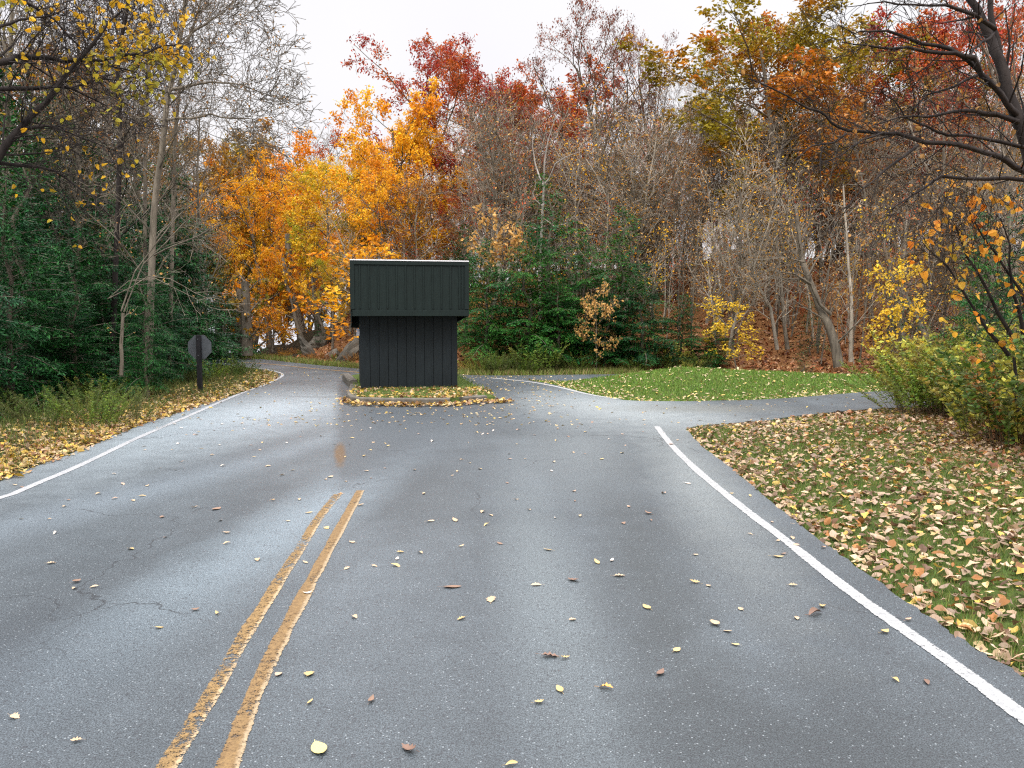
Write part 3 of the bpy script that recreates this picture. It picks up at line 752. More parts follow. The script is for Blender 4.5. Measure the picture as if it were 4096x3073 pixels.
# --- landmark trees with their own labels
LM = [
 ('maple','maple_tree',880,44,(T,500),'olive','rounded olive and orange maple at the left end of the far tree line','tree',1.2),
 ('oak','maple_tree',1080,40,(T,590),'orange','orange maple with a visible dark trunk above the far road bend','tree',.95),
 ('maple','maple_tree',1220,46,(T,570),'orange','rusty orange tree top standing behind the yellow maple, left of the booth','tree',.9),
 ('bare','bare_tree',1305,60,(T,470),'brown','bare fan shaped tree top standing alone against the sky left of centre','tree',1.0),
 ('maple','maple_tree',1330,38,(T,640),'gold_green','yellow green maple between the orange tree and the booth','tree',1.0),
 ('maple','maple_tree',1600,35,(T,345),'gold','tall golden orange maple rising above the booth roof','tree',.95),
 ('maple','maple_tree',1570,32,(T,620),'gold','bright yellow maple just over the booth roof','tree',.85),
 ('understory','beech_sapling',1500,27,(T,960),'gold','low golden beech spray peeping over the left half of the booth roof','tree',1.3),
 ('oak','red_oak',1800,40,(T,170),'red','deep crimson oak with dark forked limbs, tallest behind the booth','tree',.95),
 ('oak','red_oak',2000,38,(T,240),'red','red oak with thin leaves right of the crimson oak','tree',.8),
 ('maple','red_oak',2110,42,(T,350),'rust','rust orange oak behind the pale dead snag','tree',.9),
 ('thin_oak','oak_tree',2440,36,(T,30),'dull','very tall thinly leaved oak with drooping dark leaves, the tallest at centre right','tree',.85),
 ('maple','red_oak',2330,40,(T,340),'rust','broad rust red oak crown under the tall thin oak','tree',1.15),
 ('thin_oak','oak_tree',2640,37,(T,130),'dull','thin dark leaved oak standing right beside the tallest thin oak','tree',.55),
 ('snag','dead_tree',2160,30,(T,440),None,'pale dead snag with bare hooked limbs among the orange trees','tree',1.0),
 ('bare','bare_tree',2760,42,(T,230),'brown','slim bare tree against the sky right of the thin oaks','tree',.9),
 ('bare','bare_tree',2900,44,(T,180),'brown','bare tree with many upright twigs left of the big olive oak','tree',.9),
 ('maple','oak_tree',3170,34,(T,30),'oak_olive','huge orange and olive oak crown at the upper right','tree',1.4),
 ('maple','oak_tree',3440,36,(T,140),'oak_olive','olive gold oak crown right behind the huge orange oak','tree',.95),
 ('maple','red_oak',3800,38,(T,90),'rust','orange red oak seen through the near bare limbs at upper right','tree',.95),
 ('maple','oak_tree',3040,36.5,(T,90),'oak_olive','orange oak crown forming the left shoulder of the huge olive oak','tree',.95),
 ('maple','red_oak',3640,37,(T,60),'rust','dense rust oak crown between the olive oaks and the near bare tree','tree',.95),
 ('thin_oak','oak_tree',4050,30,(T,-150),'rust','thinly leaved rust oak at the right edge of the picture','tree',.8),
 ('understory','maple_sapling',2950,24.9,(T,1190),'yellow','bright yellow sapling in front of the brown thicket at the mound edge','tree',1.15),
 ('understory','maple_sapling',2380,25,(T,1135),'tan','copper leaved sapling growing among the green hemlocks','tree',.75),
 ('understory','maple_sapling',3180,30,(T,1130),'rust','rusty leaved sapling just right of the bright yellow one','tree',.7),
 ('understory','beech_sapling',3580,24,(T,1040),'yellow','slim sapling with large yellow leaves above the leafy hillside','tree',.8),
 ('understory','maple_sapling',2000,27,(T,830),'tan','tall pale gold sapling right above the booth roof corner','tree',.8),
 ('young_hemlock','young_hemlock',3240,27,(T,1200),None,'small dark hemlock on the leaf covered hillside','tree',1.0),
 ('young_hemlock','young_hemlock',3215,24.4,(T,1400),None,'tiny hemlock seedling behind the grass mound','tree',1.3),
 ('young_hemlock','young_hemlock',3600,25,(T,1180),None,'ragged young hemlock at the right end of the leafy hillside','tree',1.2),
 ('hemlock','hemlock_tree',1290,35,(T,1240),None,'small green hemlock on the far side of the road left of the booth','tree',1.0),
 ('understory','maple_sapling',1075,36,(T,1230),'orange','low orange sapling glowing beside the far road bend','tree',1.4),
]
for (k_, nm, sx_, Y, H, lf, lab, cat, wd) in LM: plant(k_, nm, sx_, Y, H, lf, lab, cat, None, wide=wd)
# hemlock row behind the loop road
hg = 'green hemlocks behind the road right of the booth'
for j, (sx_, Y, top, lab, wd) in enumerate([
 (1950,26.2,960,'hemlock nearest the right wall of the booth',1.25),
 (2200,27.5,700,'tallest bright green hemlock right of the booth',1.0),
 (2110,25.9,900,'low spreading hemlock in front of the tallest green one',1.25),
 (2340,26.2,940,'dense hemlock in the middle of the green group',1.3),
 (2480,27,830,'upright hemlock at the back of the green group',1.1),
 (2570,25.8,1060,'dark low hemlock over the roadside weeds right of the green group',1.4),
 (2720,26,1180,'rightmost low hemlock of the green group, beside the thicket',1.5),
 (1860,29,900,'hemlock half hidden behind the booth roof',1.1),
 (2230,25.5,1120,'lowest hemlock boughs hanging above the weeds',1.7),
 (2420,25.6,1150,'low hemlock boughs under the copper leaved sapling',1.6),
 (2860,25.5,1290,'last and lowest hemlock of the green group, reaching the mound crest',1.7)]):
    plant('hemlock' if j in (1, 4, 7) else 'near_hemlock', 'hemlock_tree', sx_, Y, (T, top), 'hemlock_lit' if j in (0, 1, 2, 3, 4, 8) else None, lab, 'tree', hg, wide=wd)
# left hemlock wall
hl = 'dark hemlocks on the left of the road'
for j, (key, sx_, Y, top, lab, wd) in enumerate([
 ('near_hemlock',40,15.5,620,'dark hemlock at the left edge behind the verge weeds',1.0),
 ('near_hemlock',290,18,760,'broad dark hemlock second from the left edge',1.05),
 ('near_hemlock',510,20.5,800,'dark hemlock left of the sign with drooping boughs',1.0),
 ('near_hemlock',690,24,760,'hemlock directly behind the octagonal sign',.95),
 ('hemlock',800,25,900,'hemlock right of the sign reaching over the road bend',1.0),
 ('hemlock',700,24,620,'tall hemlock top rising behind the sign hemlock',.8),
 ('hemlock',120,19,480,'tall dark hemlock far left behind the front row',.9),
 ('hemlock',420,23,560,'tall shadowed hemlock between the bare grey trunks',.95),
 ('near_hemlock',-260,13.5,500,'hemlock whose boughs enter at the left edge',1.1),
 ('near_hemlock',410,19,1080,'low hemlock boughs over the dark gap left of the sign',1.25),
 ('near_hemlock',150,17,1080,'low hemlock boughs over the yellow green weeds',1.2),
 ('near_hemlock',585,16.3,1020,'slim hemlock hiding the foot of the tall grey trunk on the left',.8),
 ('near_hemlock',600,20,820,'feathery hemlock standing in front of the tall grey trunk',.9),
 ('near_hemlock',640,22,1120,'low hemlock boughs just left of the octagonal sign',1.5),
 ('near_hemlock',300,16.5,1150,'low hemlock boughs behind the tallest left verge weeds',1.4),
 ('hemlock',900,33,1080,'small distant hemlock at the road bend',.9)]):
    plant(key, 'hemlock_tree', sx_, Y, (T, top), None, lab, 'tree', hl, wide=wd)
for sx_, Y, top in [(60,21,220),(330,25,400),(520,27,560),(200,24,330),(-100,24,300),(260,28,500),(560,31,640),(0,34,500),(820,38,900),(640,40,800),(950,41,1130),(380,36,560)]:
    plant('hemlock', 'hemlock_tree', sx_, Y, (T, top), None, 'dark hemlock deep in the woods on the left', 'tree', 'hemlocks deep in the left woods', wide=.95)
# left: bare trees behind hemlocks
for sx_, Y, top, wd in [(250,22,-100,.8),(430,24,60,.8),(120,27,-200,.8),(640,28,-50,.75),(820,30,250,.7),(540,33,100,.8),(330,30,-150,.8),(760,36,330,.7),(20,22,-300,.9)]:
    plant('bare', 'bare_tree', sx_, Y, (T, top), 'olive' if Y < 30 else 'brown', 'bare twiggy tree standing behind the dark hemlocks on the left', 'tree', 'bare trees behind the left hemlocks', wide=wd)
for sx_, Y, top, lf in [(40,30,150,'brown'),(300,34,250,'brown'),(150,30,330,'olive'),(700,46,520,'olive')]:
    plant('maple', 'maple_tree', sx_, Y, (T, top), lf, 'yellow brown leafy tree behind the bare trees on the left', 'tree', 'leafy trees deep in the left woods', wide=.7)
# middle distance fillers left of the booth
for j, (sx_, Y, top, lf) in enumerate([(990,52,640,'olive'),(1140,50,700,'orange'),(1000,44,900,'gold_green'),(1260,44,800,'orange'),(1400,44,600,'gold_green'),(1420,34,860,'olive'),(1330,33,960,'gold_green'),(1090,38,980,'gold'),(1500,42,560,'orange'),(1690,38,500,'gold'),(1700,33,700,'brown'),(940,47,820,'olive')]):
    plant('maple' if j % 2 else 'oak', 'maple_tree', sx_, Y, (T, top), lf, 'autumn tree filling the slope behind the far road, left of the crimson oak', 'tree', 'autumn trees on the far slope left of centre', wide=.75)
for j, (sx_, Y, top, lf) in enumerate([(1900,44,560,'orange'),(2050,46,560,'gold'),(2250,46,500,'rust'),(2560,46,520,'rust'),(2700,48,620,'orange'),(1860,35,760,'rust'),(2050,36,780,'brown'),(2330,36,800,'brown'),(2850,48,760,'brown'),(3050,46,560,'brown'),(3300,50,520,'olive'),(3550,46,380,'brown'),(3900,44,420,'brown'),(3650,50,700,'olive'),(4100,40,600,'olive'),(3000,42,820,'olive'),(3350,40,700,'olive'),(3750,36,700,'brown'),(2800,38,480,'brown'),(2950,37,400,'tan'),(3150,39,430,'olive'),(3360,38,420,'tan'),(3560,37,330,'brown'),(3950,34,280,'olive'),(3250,44,250,'brown'),(2660,38,420,'tan'),(3840,40,220,'rust')]):
    plant('oak' if j % 2 else 'thin_oak', 'oak_tree', sx_, Y, (T, top), lf, 'autumn oak standing inside the brown woods right of the crimson oak', 'tree', 'autumn oaks in the woods right of centre', wide=.75)
# brown thicket of slender trees
q = random.Random(3)
tg = 'slender trees of the brown thicket'
for j in range(215):
    sx_ = q.uniform(1880, 4200) if j > 25 else q.uniform(1350, 1950); Y = q.choice([q.uniform(25.8, 32), q.uniform(28, 42)])
    if sx_ < 1950: Y = q.uniform(31, 44)
    if 1800 < sx_ < 2800 and Y < 30: Y += 5
    if 3040 < sx_ < 3620 and Y < 34 and q.random() < .85: Y = q.uniform(35, 44)
    top = q.uniform(300, 850) if Y > 30 else q.uniform(520, 1100)
    if sx_ < 1950: top = q.uniform(650, 1050)
    lf = q.choice(['tan', 'brown', 'tan', 'rust', 'brown', 'olive', 'gold'])
    plant('slender', 'slender_tree', sx_, Y, (T, top), lf, 'slender grey stemmed tree in the brown thicket behind the road', 'tree', tg, wide=q.uniform(.9, 1.5), bark=q.choice([None, 'bark', None]))
for j in range(95):
    sx_ = q.uniform(2650, 3950) if j < 75 else q.uniform(2000, 2700); Y = q.uniform(25.6, 32)
    plant('whip', 'young_tree', sx_, Y, (T, q.uniform(650, 1150)), q.choice(['tan', 'yellow', 'rust', 'brown', 'gold']), 'thin whip like young tree rising from the leaf litter before the brown thicket', 'tree', 'thin young trees before the brown thicket', bark=q.choice([None, 'bark', 'bark']))
for sx_, Y, top, wd in [(2000,34,420,.8),(2300,33,560,.8),(2620,32,330,.8),(2850,34,420,.9),(3060,31,480,.9),(3280,33,350,.9),(3480,30,450,.9),(3700,28,300,.9),(3900,26,360,.9),(2520,31,600,.9),(4050,22,200,.8),(3050,38,300,.8),(2780,40,350,.8)]:
    plant('bare', 'bare_tree', sx_, Y, (T, top), 'tan', 'bare grey tree with upright limbs rising over the brown thicket', 'tree', 'bare trees rising from the brown thicket', wide=wd)
for j in range(34):
    sx_ = -200+j*135+q.uniform(-50, 50)
    plant('bare' if j % 3 else 'maple', 'far_tree', sx_, q.uniform(52, 66), (T, q.uniform(620, 900)), q.choice(['olive', 'brown', 'orange']), 'distant tree at the back of the woods, seen only between others', 'tree', 'distant trees at the back of the woods', wide=1.0)

# ------------------------------------------------------------------ traced near trees
def traced(name, label, limbs, Y0, base, spec_, bark, leafmat=None, nleaf=0, lsize=.07, leafzone=None, seed=1, cat='tree', dy=1.2, kd=.55, lw=.8):
    """limbs: (pixel path, start radius, end radius, depth shift start, end, twigs)"""
    pl = Plant(seed); q = pl.r
    for path, r0, r1, d0, d1, tw in limbs:
        n = len(path); pts = []
        for i, (x, y) in enumerate(path):
            f = i/(n-1); p = P3(x, y, Y0+d0+(d1-d0)*f); pts.append(tuple(c-b+q.gauss(0, .012) for c, b in zip(p, base)))
        P = [pts[0]]
        for a, b in zip(pts[:-1], pts[1:]):
            P += [tuple(a[k]*.5+b[k]*.5+q.gauss(0, .01) for k in range(3)), b]
        n = len(P); rad = [r0+(r1-r0)*(i/(n-1))**.8 for i in range(n)]
        pl.chain(P, rad, 7 if r0 > .05 else 5, 'trunk')
        ds = [norm(tuple(P[min(i+1, n-1)][k]-P[max(i-1, 0)][k] for k in range(3))) for i in range(n)]
        s2 = dict(spec_); s2['ch'] = [tw]+list(spec_['ch'][1:])
        pl.kids(P, ds, [max(v*kd, .01) for v in rad], 1, 0, s2)
    root = empty(name, base); tag(root, label, cat)
    V, Q = pl.tubes('trunk'); build('trunk', V, [Q], M[bark], smooth=True, parent=root)
    V, Q = pl.tubes('crown'); r = np.zeros(len(V)); fs = [Q]; mi = [0]
    if nleaf:
        LV, LQ, lr = crown_leaves(pl, nleaf, lsize, lw, spread=.05, droop=.6, zones=leafzone, hexa=True)
        fs.append(LQ+len(V)); mi.append(1); V = np.concatenate([V, LV]); r = np.concatenate([r, lr])
    build('crown', V, fs, [M[bark], M[leafmat or 'brown']], mi, {'rnd': ('FLOAT', r)}, parent=root)
    return root
def Z(ox, oy, k, pts): return [(ox+x*k, oy+y*k) for x, y in pts]
tw = spec(L=[1, 1.0, .5, .28], n=[3, 5, 3, 2], gn=[.1, .13, .18, .22], up=[0, .04, .02, 0], ch=[1, 4, 3], ang=[48, 42, 42], start=[.08, .2, .15], sides=[5, 4, 3, 3], rmin=.0035, tl=0)
z1 = lambda p: Z(0, 0, .5425, p)
# near tree off the left edge, yellow heart shaped leaves
limbsL = [
 ([(-330,1560),(-300,1100),(-260,700),(-180,300),(-90,-100),(-20,-500)], .17, .07, 0, 0, 14),
 (z1([(-480,620),(0,480),(130,430),(280,430),(450,445),(720,460),(930,405),(1080,385),(1200,350),(1320,330)]), .05, .008, 0, 1.5, 26),
 (z1([(720,460),(830,480),(1000,540),(1080,620)]), .015, .005, .8, 1.2, 8),
 (z1([(-520,700),(-200,690),(0,660),(250,655),(400,640),(530,650),(700,740),(850,830)]), .045, .006, 0, .8, 22),
 (z1([(530,650),(700,600),(850,590),(1000,560)]), .014, .005, .6, 1.2, 8),
 (z1([(-560,1600),(0,1150),(100,1000),(230,850),(420,620),(560,450),(700,310),(820,170),(900,80)]), .055, .01, 0, .6, 24),
 (z1([(-560,1500),(0,1120),(200,940),(330,930),(500,960),(700,1060),(860,1120)]), .035, .006, 0, .5, 18),
 (z1([(-560,1300),(0,1190),(200,1220),(400,1250),(560,1380),(640,1480)]), .03, .006, 0, .8, 14),
 (z1([(-300,-200),(0,-60),(200,30),(400,160),(560,330),(680,480)]), .035, .007, .3, 1.1, 20),
 (z1([(-200,300),(0,200),(150,150),(330,120),(500,60)]), .025, .007, -.3, .4, 14),
]
Y0 = 9.0; bL = (P3(-330, 1560, Y0)[0], Y0, tz(P3(-330, 1560, Y0)[0], Y0)-.1)
def zoneL(c):
    x = c[:, 0]+bL[0]; z = c[:, 2]+bL[2]; sxp = ((x/(c[:, 1]+bL[1]))*F+CX)*4; syp = HORIZ*4-(z-EYE)/(c[:, 1]+bL[1])*F*4
    w = .05+1.0*np.exp(-((sxp-640)/190)**2-((syp-230)/160)**2)+.9*np.exp(-((sxp-110)/130)**2-((syp-90)/80)**2)+.25*np.exp(-((sxp-180)/150)**2-((syp-330)/60)**2)+.12*np.exp(-((sxp-480)/120)**2-((syp-770)/120)**2)
    return w
traced('linden_tree', 'near tree off the left edge holding out dark branches with yellow heart shaped leaves', limbsL, Y0, bL, dict(tw, rmin=.0028), 'bark_dark', 'yellow_near' if 'yellow_near' in M else 'gold', 850, .07, zoneL, seed=21, lw=.85)
# bare grey tree with long right reaching limbs
tw2 = spec(L=[1, 2.0, 1.0, .5, .3], n=[3, 5, 4, 3, 2], gn=[.08, .1, .14, .2, .2], up=[0, .05, .04, 0, 0], ch=[1, 5, 4, 2], ang=[50, 42, 42, 40], start=[.1, .2, .15, .1], sides=[5, 4, 3, 3, 3], rmin=.005, tl=0)
limbsM = [
 (z1([(1090,2700),(1110,2100),(1130,1590),(1190,1100),(1240,700),(1300,400),(1340,200),(1380,-100),(1400,-500)]), .085, .03, 0, 0, 24),
 (z1([(1200,890),(1300,880),(1420,870),(1560,845),(1700,870),(1850,880),(1900,890)]), .04, .006, 0, -.5, 14),
 (z1([(1240,660),(1350,645),(1500,610),(1640,605),(1780,620),(1900,670),(1970,690)]), .04, .006, 0, -.3, 14),
 (z1([(1300,400),(1450,220),(1560,140),(1650,90),(1730,10)]), .03, .006, 0, .3, 12),
 (z1([(1200,890),(1100,865),(950,870),(820,920)]), .02, .006, 0, .5, 8),
]
Y0 = 17.0; bM = (P3(590, 1500, Y0)[0], Y0, tz(P3(590, 1500, Y0)[0], Y0)-.2)
traced('bare_tree', 'tall bare tree with a grey trunk and long twiggy limbs reaching right against the sky', limbsM, Y0, bM, tw2, 'bark', 'brown', 800, .045, None, seed=31)
limbsN = [(z1([(820,2700),(850,1900),(880,1100),(870,500),(900,250),(950,-50),(980,-400)]), .07, .03, 0, 0, 26),
          (z1([(880,320),(830,150),(800,-60)]), .03, .012, 0, .4, 8)]
Y0 = 18.5; bN = (P3(445, 1500, Y0)[0], Y0, tz(P3(445, 1500, Y0)[0], Y0)-.2)
traced('bare_tree', 'thin dark bare tree left of the tall grey trunk, behind the yellow leaves', limbsN, Y0, bN, tw2, 'bark_dark', 'brown', 900, .045, None, seed=32)
limbsO = [(z1([(1060,2700),(1075,1600),(1080,900),(1095,500),(1110,200),(1130,-200)]), .055, .025, 0, 0, 26),
          (z1([(1250,2700),(1270,1500),(1290,1000),(1330,600),(1380,300),(1460,80),(1500,-100)]), .055, .025, 1.0, 1.0, 26)]
Y0 = 20; bO = (P3(600, 1500, Y0)[0], Y0, tz(P3(600, 1500, Y0)[0], Y0)-.2)
traced('bare_tree', 'twin stemmed bare tree close behind the tall grey trunk on the left', limbsO, Y0, bO, tw2, 'bark', 'brown', 900, .05, None, seed=33)
# long pale arching twigs over the road bend on the left
limbsP = [(z1([(900,2300),(1000,2000),(1300,1600),(1500,1430),(1700,1330),(1900,1220)]), .016, .005, 0, 1, 7),
          (z1([(900,2300),(1060,1950),(1350,1650),(1560,1500),(1750,1400),(1860,1290)]), .014, .005, 0, 1, 6),
          (z1([(800,2200),(1100,2030),(1250,2060),(1450,2160),(1650,2240),(1830,2245)]), .013, .004, 0, .5, 6),
          (z1([(800,2200),(950,2080),(1150,2050),(1400,2180),(1550,2260),(1690,2290)]), .012, .004, .5, 1, 5)]
Y0 = 15.5; bP = (P3(480, 1500, Y0)[0], Y0, tz(P3(480, 1500, Y0)[0], Y0)-.1)
limbsP += [([(480,1500),(485,1380),(490,1250)], .04, .03, 0, 0, 2)]
traced('leaning_shrub', 'shrub with long pale arching bare twigs leaning over the hemlocks toward the road', limbsP, Y0, bP, dict(tw, ch=[1, 3, 1], rmin=.003), 'bark', 'tan', 60, .05, None, seed=34, cat='shrub')
# near right tree with sweeping bare limbs
z6 = lambda p: Z(2896, 0, .5425, p)
limbsR = [
 ([(4330,1900),(4300,1400),(4230,1000),(4130,640),(4062,461),(4024,352),(3997,244),(3970,163),(3927,81),(3889,0),(3850,-160),(3820,-400)], .1, .035, 0, .3, 14),
 (z6([(2260,1500),(2240,1100),(2160,840),(2060,560),(2020,330),(1990,100),(1960,-200)]), .06, .03, .3, .6, 12),
 (z6([(2150,850),(2100,760),(2000,620),(1900,545),(1800,430),(1660,375),(1450,320),(1300,265),(1200,230),(1050,235),(960,242)]), .045, .008, 0, -1.0, 24),
 (z6([(1900,560),(1820,430),(1700,385),(1560,378),(1350,345),(1150,352),(1000,350),(870,318)]), .035, .006, -.4, -1, 16),
 (z6([(2400,1330),(2212,1260),(2080,1190),(1940,1120),(1700,1070),(1480,1040),(1280,985),(1100,970),(920,960),(780,910),(680,830),(550,760),(340,640),(180,580)]), .042, .006, 0, -1.2, 26),
 (z6([(1440,1062),(1230,1220),(1100,1330),(960,1460),(880,1540)]), .018, .005, -.7, -.9, 8),
 (z6([(910,962),(800,1050),(640,1090),(500,1180)]), .014, .005, -.8, -1, 8),
 (z6([(1150,985),(1000,1040),(850,1140),(700,1210)]), .013, .005, -.8, -1, 7),
 (z6([(2400,1090),(2212,1080),(1900,1020),(1650,1000),(1500,930),(1350,850),(1250,740),(1150,660)]), .03, .005, 0, -.7, 18),
 (z6([(2400,1345),(2212,1330),(1950,1320),(1600,1300),(1500,1380),(1300,1500),(1190,1590)]), .035, .006, .2, -.3, 18),
 (z6([(2170,900),(1980,830),(1850,815),(1700,830),(1500,860),(1300,860),(1130,920)]), .035, .006, 0, -.8, 16),
 (z6([(2000,250),(1900,300),(1830,360),(1800,430)]), .02, .012, 0, -.4, 4),
 (z6([(1990,200),(1850,120),(1700,60),(1620,30),(1400,40),(1200,10),(1060,20)]), .03, .005, 0, -1, 16),
 (z6([(1900,545),(1700,640),(1500,700),(1380,830)]), .02, .005, 0, -.5, 10),
]
Y0 = 9.5; bR = (P3(4330, 1900, Y0)[0], Y0, tz(P3(4330, 1900, Y0)[0], Y0)-.1)
traced('bare_tree', 'near bare tree at the right edge with dark limbs sweeping left across the woods', [(a_, b_, c_, d_, e_, max(2, int(f_*.65))) for a_, b_, c_, d_, e_, f_ in limbsR], Y0, bR, dict(tw, rmin=.0025), 'bark_dark', 'brown', 130, .06, None, seed=41)
# leaning trunk behind the mound
limbsS = [
 (Z(2896,900,.5425,[(845,1045),(820,900),(780,760),(720,650),(680,540),(620,380),(580,280),(560,150),(540,0),(530,-150)]), .17, .05, 0, .5, 12),
 (Z(2896,900,.5425,[(790,660),(700,580),(640,440),(560,400),(440,395),(300,500)]), .06, .012, 0, -.4, 8),
 (Z(2896,900,.5425,[(640,430),(520,360),(420,350),(340,380)]), .04, .01, -.2, -.5, 7),
 (Z(2896,900,.5425,[(590,270),(470,240),(340,245)]), .03, .01, -.2, -.5, 6),
 (Z(2896,900,.5425,[(620,370),(680,260),(740,180),(790,60),(850,-60)]), .035, .01, 0, 0, 8)]
Y0 = 24.9; bS = (P3(3354, 1467, Y0)[0], Y0, P3(3354, 1467, Y0)[2]-.15)
tw3 = dict(tw2); tw3['L'] = [1, 1.5, .8, .5, .3]; tw3['rmin'] = .008; tw3['ch'] = [1, 3, 2]
traced('bare_tree', 'grey leaning trunk with crooked limbs at the foot of the leafy hillside', limbsS, Y0, bS, tw3, 'bark', 'brown', 120, .07, None, seed=42)
# straight stems on the hillside
for j, (pts, r, Y0, lab) in enumerate([
 ([(936,1010),(930,800),(935,560),(920,300),(900,0),(880,-300)], .07, 25.2, 'thin dark straight stem right of the leaning trunk on the hillside'),
 ([(960,820),(985,620),(1010,450),(1030,250),(1020,0)], .05, 29, 'slim slanting stem on the leafy hillside'),
 ([(1150,580),(1110,380),(1080,200),(1060,0),(1040,-300)], .17, 37, 'pale straight trunk at the top of the leafy hillside'),
 ([(1500,880),(1420,680),(1340,540),(1240,420),(1190,200),(1150,0)], .11, 26, 'slanting dark trunk with yellow leaves right of the hillside'),
 ([(1330,900),(1310,760),(1300,600),(1320,400),(1330,200),(1350,-100)], .11, 28, 'upright stump like dark trunk above the small hemlock on the hillside'),
 ([(470,920),(440,700),(430,500),(410,300),(380,0)], .08, 27, 'thin grey stem left of the leaning trunk'),
 ([(390,920),(340,620),(250,440),(190,200),(160,-50)], .07, 26.5, 'slanting grey stem between the yellow sapling and the leaning trunk'),
 ([(970,480),(965,250),(960,0),(950,-300)], .2, 40, 'thick pale trunk at the ridge above the hillside')]):
    pp = Z(2896, 900, .5425, pts); b0 = P3(*pp[0], Y0)
    traced('slender_tree', lab, [(pp, r, r*.35, 0, .4, 12)], Y0, (b0[0], Y0, b0[2]-.1), tw3, 'bark' if j % 2 else 'bark_pale', 'yellow' if j == 3 else 'tan', 90, .1, None, seed=60+j)
# twin trunks and long trunks left of booth
for j, (pts, r, Y0, lab) in enumerate([
 ([(1160,900),(1140,700),(1120,400),(1130,100),(1110,-200)], .26, 38, 'thick dark trunk under the orange maple left of the booth'),
 ([(1300,1040),(1250,800),(1180,500),(1060,150)], .13, 37, 'slanting trunk crossing behind the thick trunk left of the booth'),
 ([(1310,1180),(1230,950),(1180,700),(1100,450),(1050,100)], .12, 36, 'slanting pale trunk rising from the rocks left of the booth'),
 ([(600,1340),(590,1000),(580,700),(570,400)], .28, 33, 'straight thick trunk just right of the sign beyond the bend'),
 ([(500,1330),(495,1000),(490,700),(480,400)], .2, 34, 'straight trunk left of the thick one beyond the bend'),
 ([(1490,950),(1450,700),(1430,400),(1400,100)], .1, 36, 'thin leaning trunk over the rocks near the booth'),
 ([(1570,1060),(1500,850),(1440,600),(1420,350)], .09, 34, 'thin dark trunk closest to the booth on the rocky bank')]):
    pp = Z(800, 1000, .3165, pts); b0 = P3(*pp[0], Y0)
    traced('forest_tree', lab, [(pp, r, r*.55, 0, .2, 7)], Y0, (b0[0], Y0, b0[2]-.15), tw3, 'bark', 'orange' if j != 3 else 'olive', 260, .14, None, seed=80+j)

# ------------------------------------------------------------------ rocks
M['rock'] = mat_simple('rock_mossy', (.11, .1, .08), .95, .12, .6, 2.5, .8, 9, objrand=.2)
def rock(sx_, sy_, Y, r, sc, rz, label, seed):
    bm = bmesh.new(); bmesh.ops.create_icosphere(bm, subdivisions=4, radius=1); q = random.Random(seed)
    pl_ = [(Vector((q.gauss(0, 1), q.gauss(0, 1), q.gauss(0, 1))).normalized(), q.uniform(.55, .85)) for _ in range(14)]
    for v in bm.verts:
        for n, d in pl_:
            e = v.co.dot(n)-d
            if e > 0: v.co -= n*e
        c = v.co; v.co += c.normalized()*(.03*math.sin(c.x*9+seed)*math.sin(c.y*8)+.02*math.sin(c.z*17+c.x*13))
    me = bpy.data.meshes.new('boulder'); bm.to_mesh(me); bm.free(); me.materials.append(M['rock'])
    o = obj('boulder', me); p = P3(sx_, sy_, Y); o.location = (p[0], Y, p[2]); o.scale = (r*sc[0], r*sc[1], r*sc[2]); o.rotation_euler = (q.uniform(-.3, .3), rz, q.uniform(0, 3))
    tag(o, label, 'rock')
rock(1410, 1435, 30, .85, (.8, .9, 1.6), -.5, 'big slanted brown boulder touching the booth edge on the far bank', 3)
rock(1235, 1420, 32.5, .6, (.5, .8, 1.7), -.5, 'upright pale streaked rock on the far bank left of the booth', 4)
rock(1290, 1370, 35, .6, (1.2, .8, 1.0), -.7, 'grey rock ledge above the pale streaked rock', 5)
rock(1330, 1430, 31, .45, (1.2, .8, .8), -.2, 'small low rock between the two large bank rocks', 6)
rock(2865, 1215, 34, .8, (1.5, .9, .8), .1, 'grey boulder half hidden in the thicket behind the yellow sapling', 7)

# ------------------------------------------------------------------ weeds and shrubs
def weed_mesh(key, n, h, spread, nl, ln, wr, mat, seed, arch=.35):
    nr = np.random.default_rng(seed); pl = Plant(seed); P, A = [], []
    for i in range(n):
        a = nr.uniform(0, 6.28); r = spread*math.sqrt(nr.random()); b = np.array([r*math.cos(a), r*math.sin(a), -.05])
        H = h*nr.uniform(.55, 1.1); d = np.array([math.cos(a)*arch*nr.random(), math.sin(a)*arch*nr.random(), 1.])
        pts = [b]; 
        for k_ in range(5): pts.append(pts[-1]+d/np.linalg.norm(d)*H/5); d = d+np.array([math.cos(a)*.12*arch*2, math.sin(a)*.12*arch*2, 0])+nr.normal(0, .08, 3)
        pl.chain([tuple(p) for p in pts], [.004, .0038, .0035, .003, .0025, .002], 3, 'crown'); B = np.array(pts)
        t = nr.uniform(.15, 1, nl)**.7*5; i0 = np.minimum(t.astype(int), 4); f = (t-i0)[:, None]
        P.append(B[i0]*(1-f)+B[i0+1]*f); aa = nr.normal(size=(nl, 3)); aa[:, 2] = np.abs(aa[:, 2])*.4+.1; A.append(aa)
    P = np.concatenate(P); A = np.concatenate(A); L = ln*nr.uniform(.5, 1.3, len(P))
    V, Q, r = quads_leaves(nr, P, A, L, L*wr, .1)
    TV, TQ = pl.tubes('crown')
    return build(key, np.concatenate([TV, V]), [TQ, Q+len(TV)], [M['stem'], M[mat]], [0, 1], {'rnd': ('FLOAT', np.concatenate([np.zeros(len(TV)), r]))}, link=False)
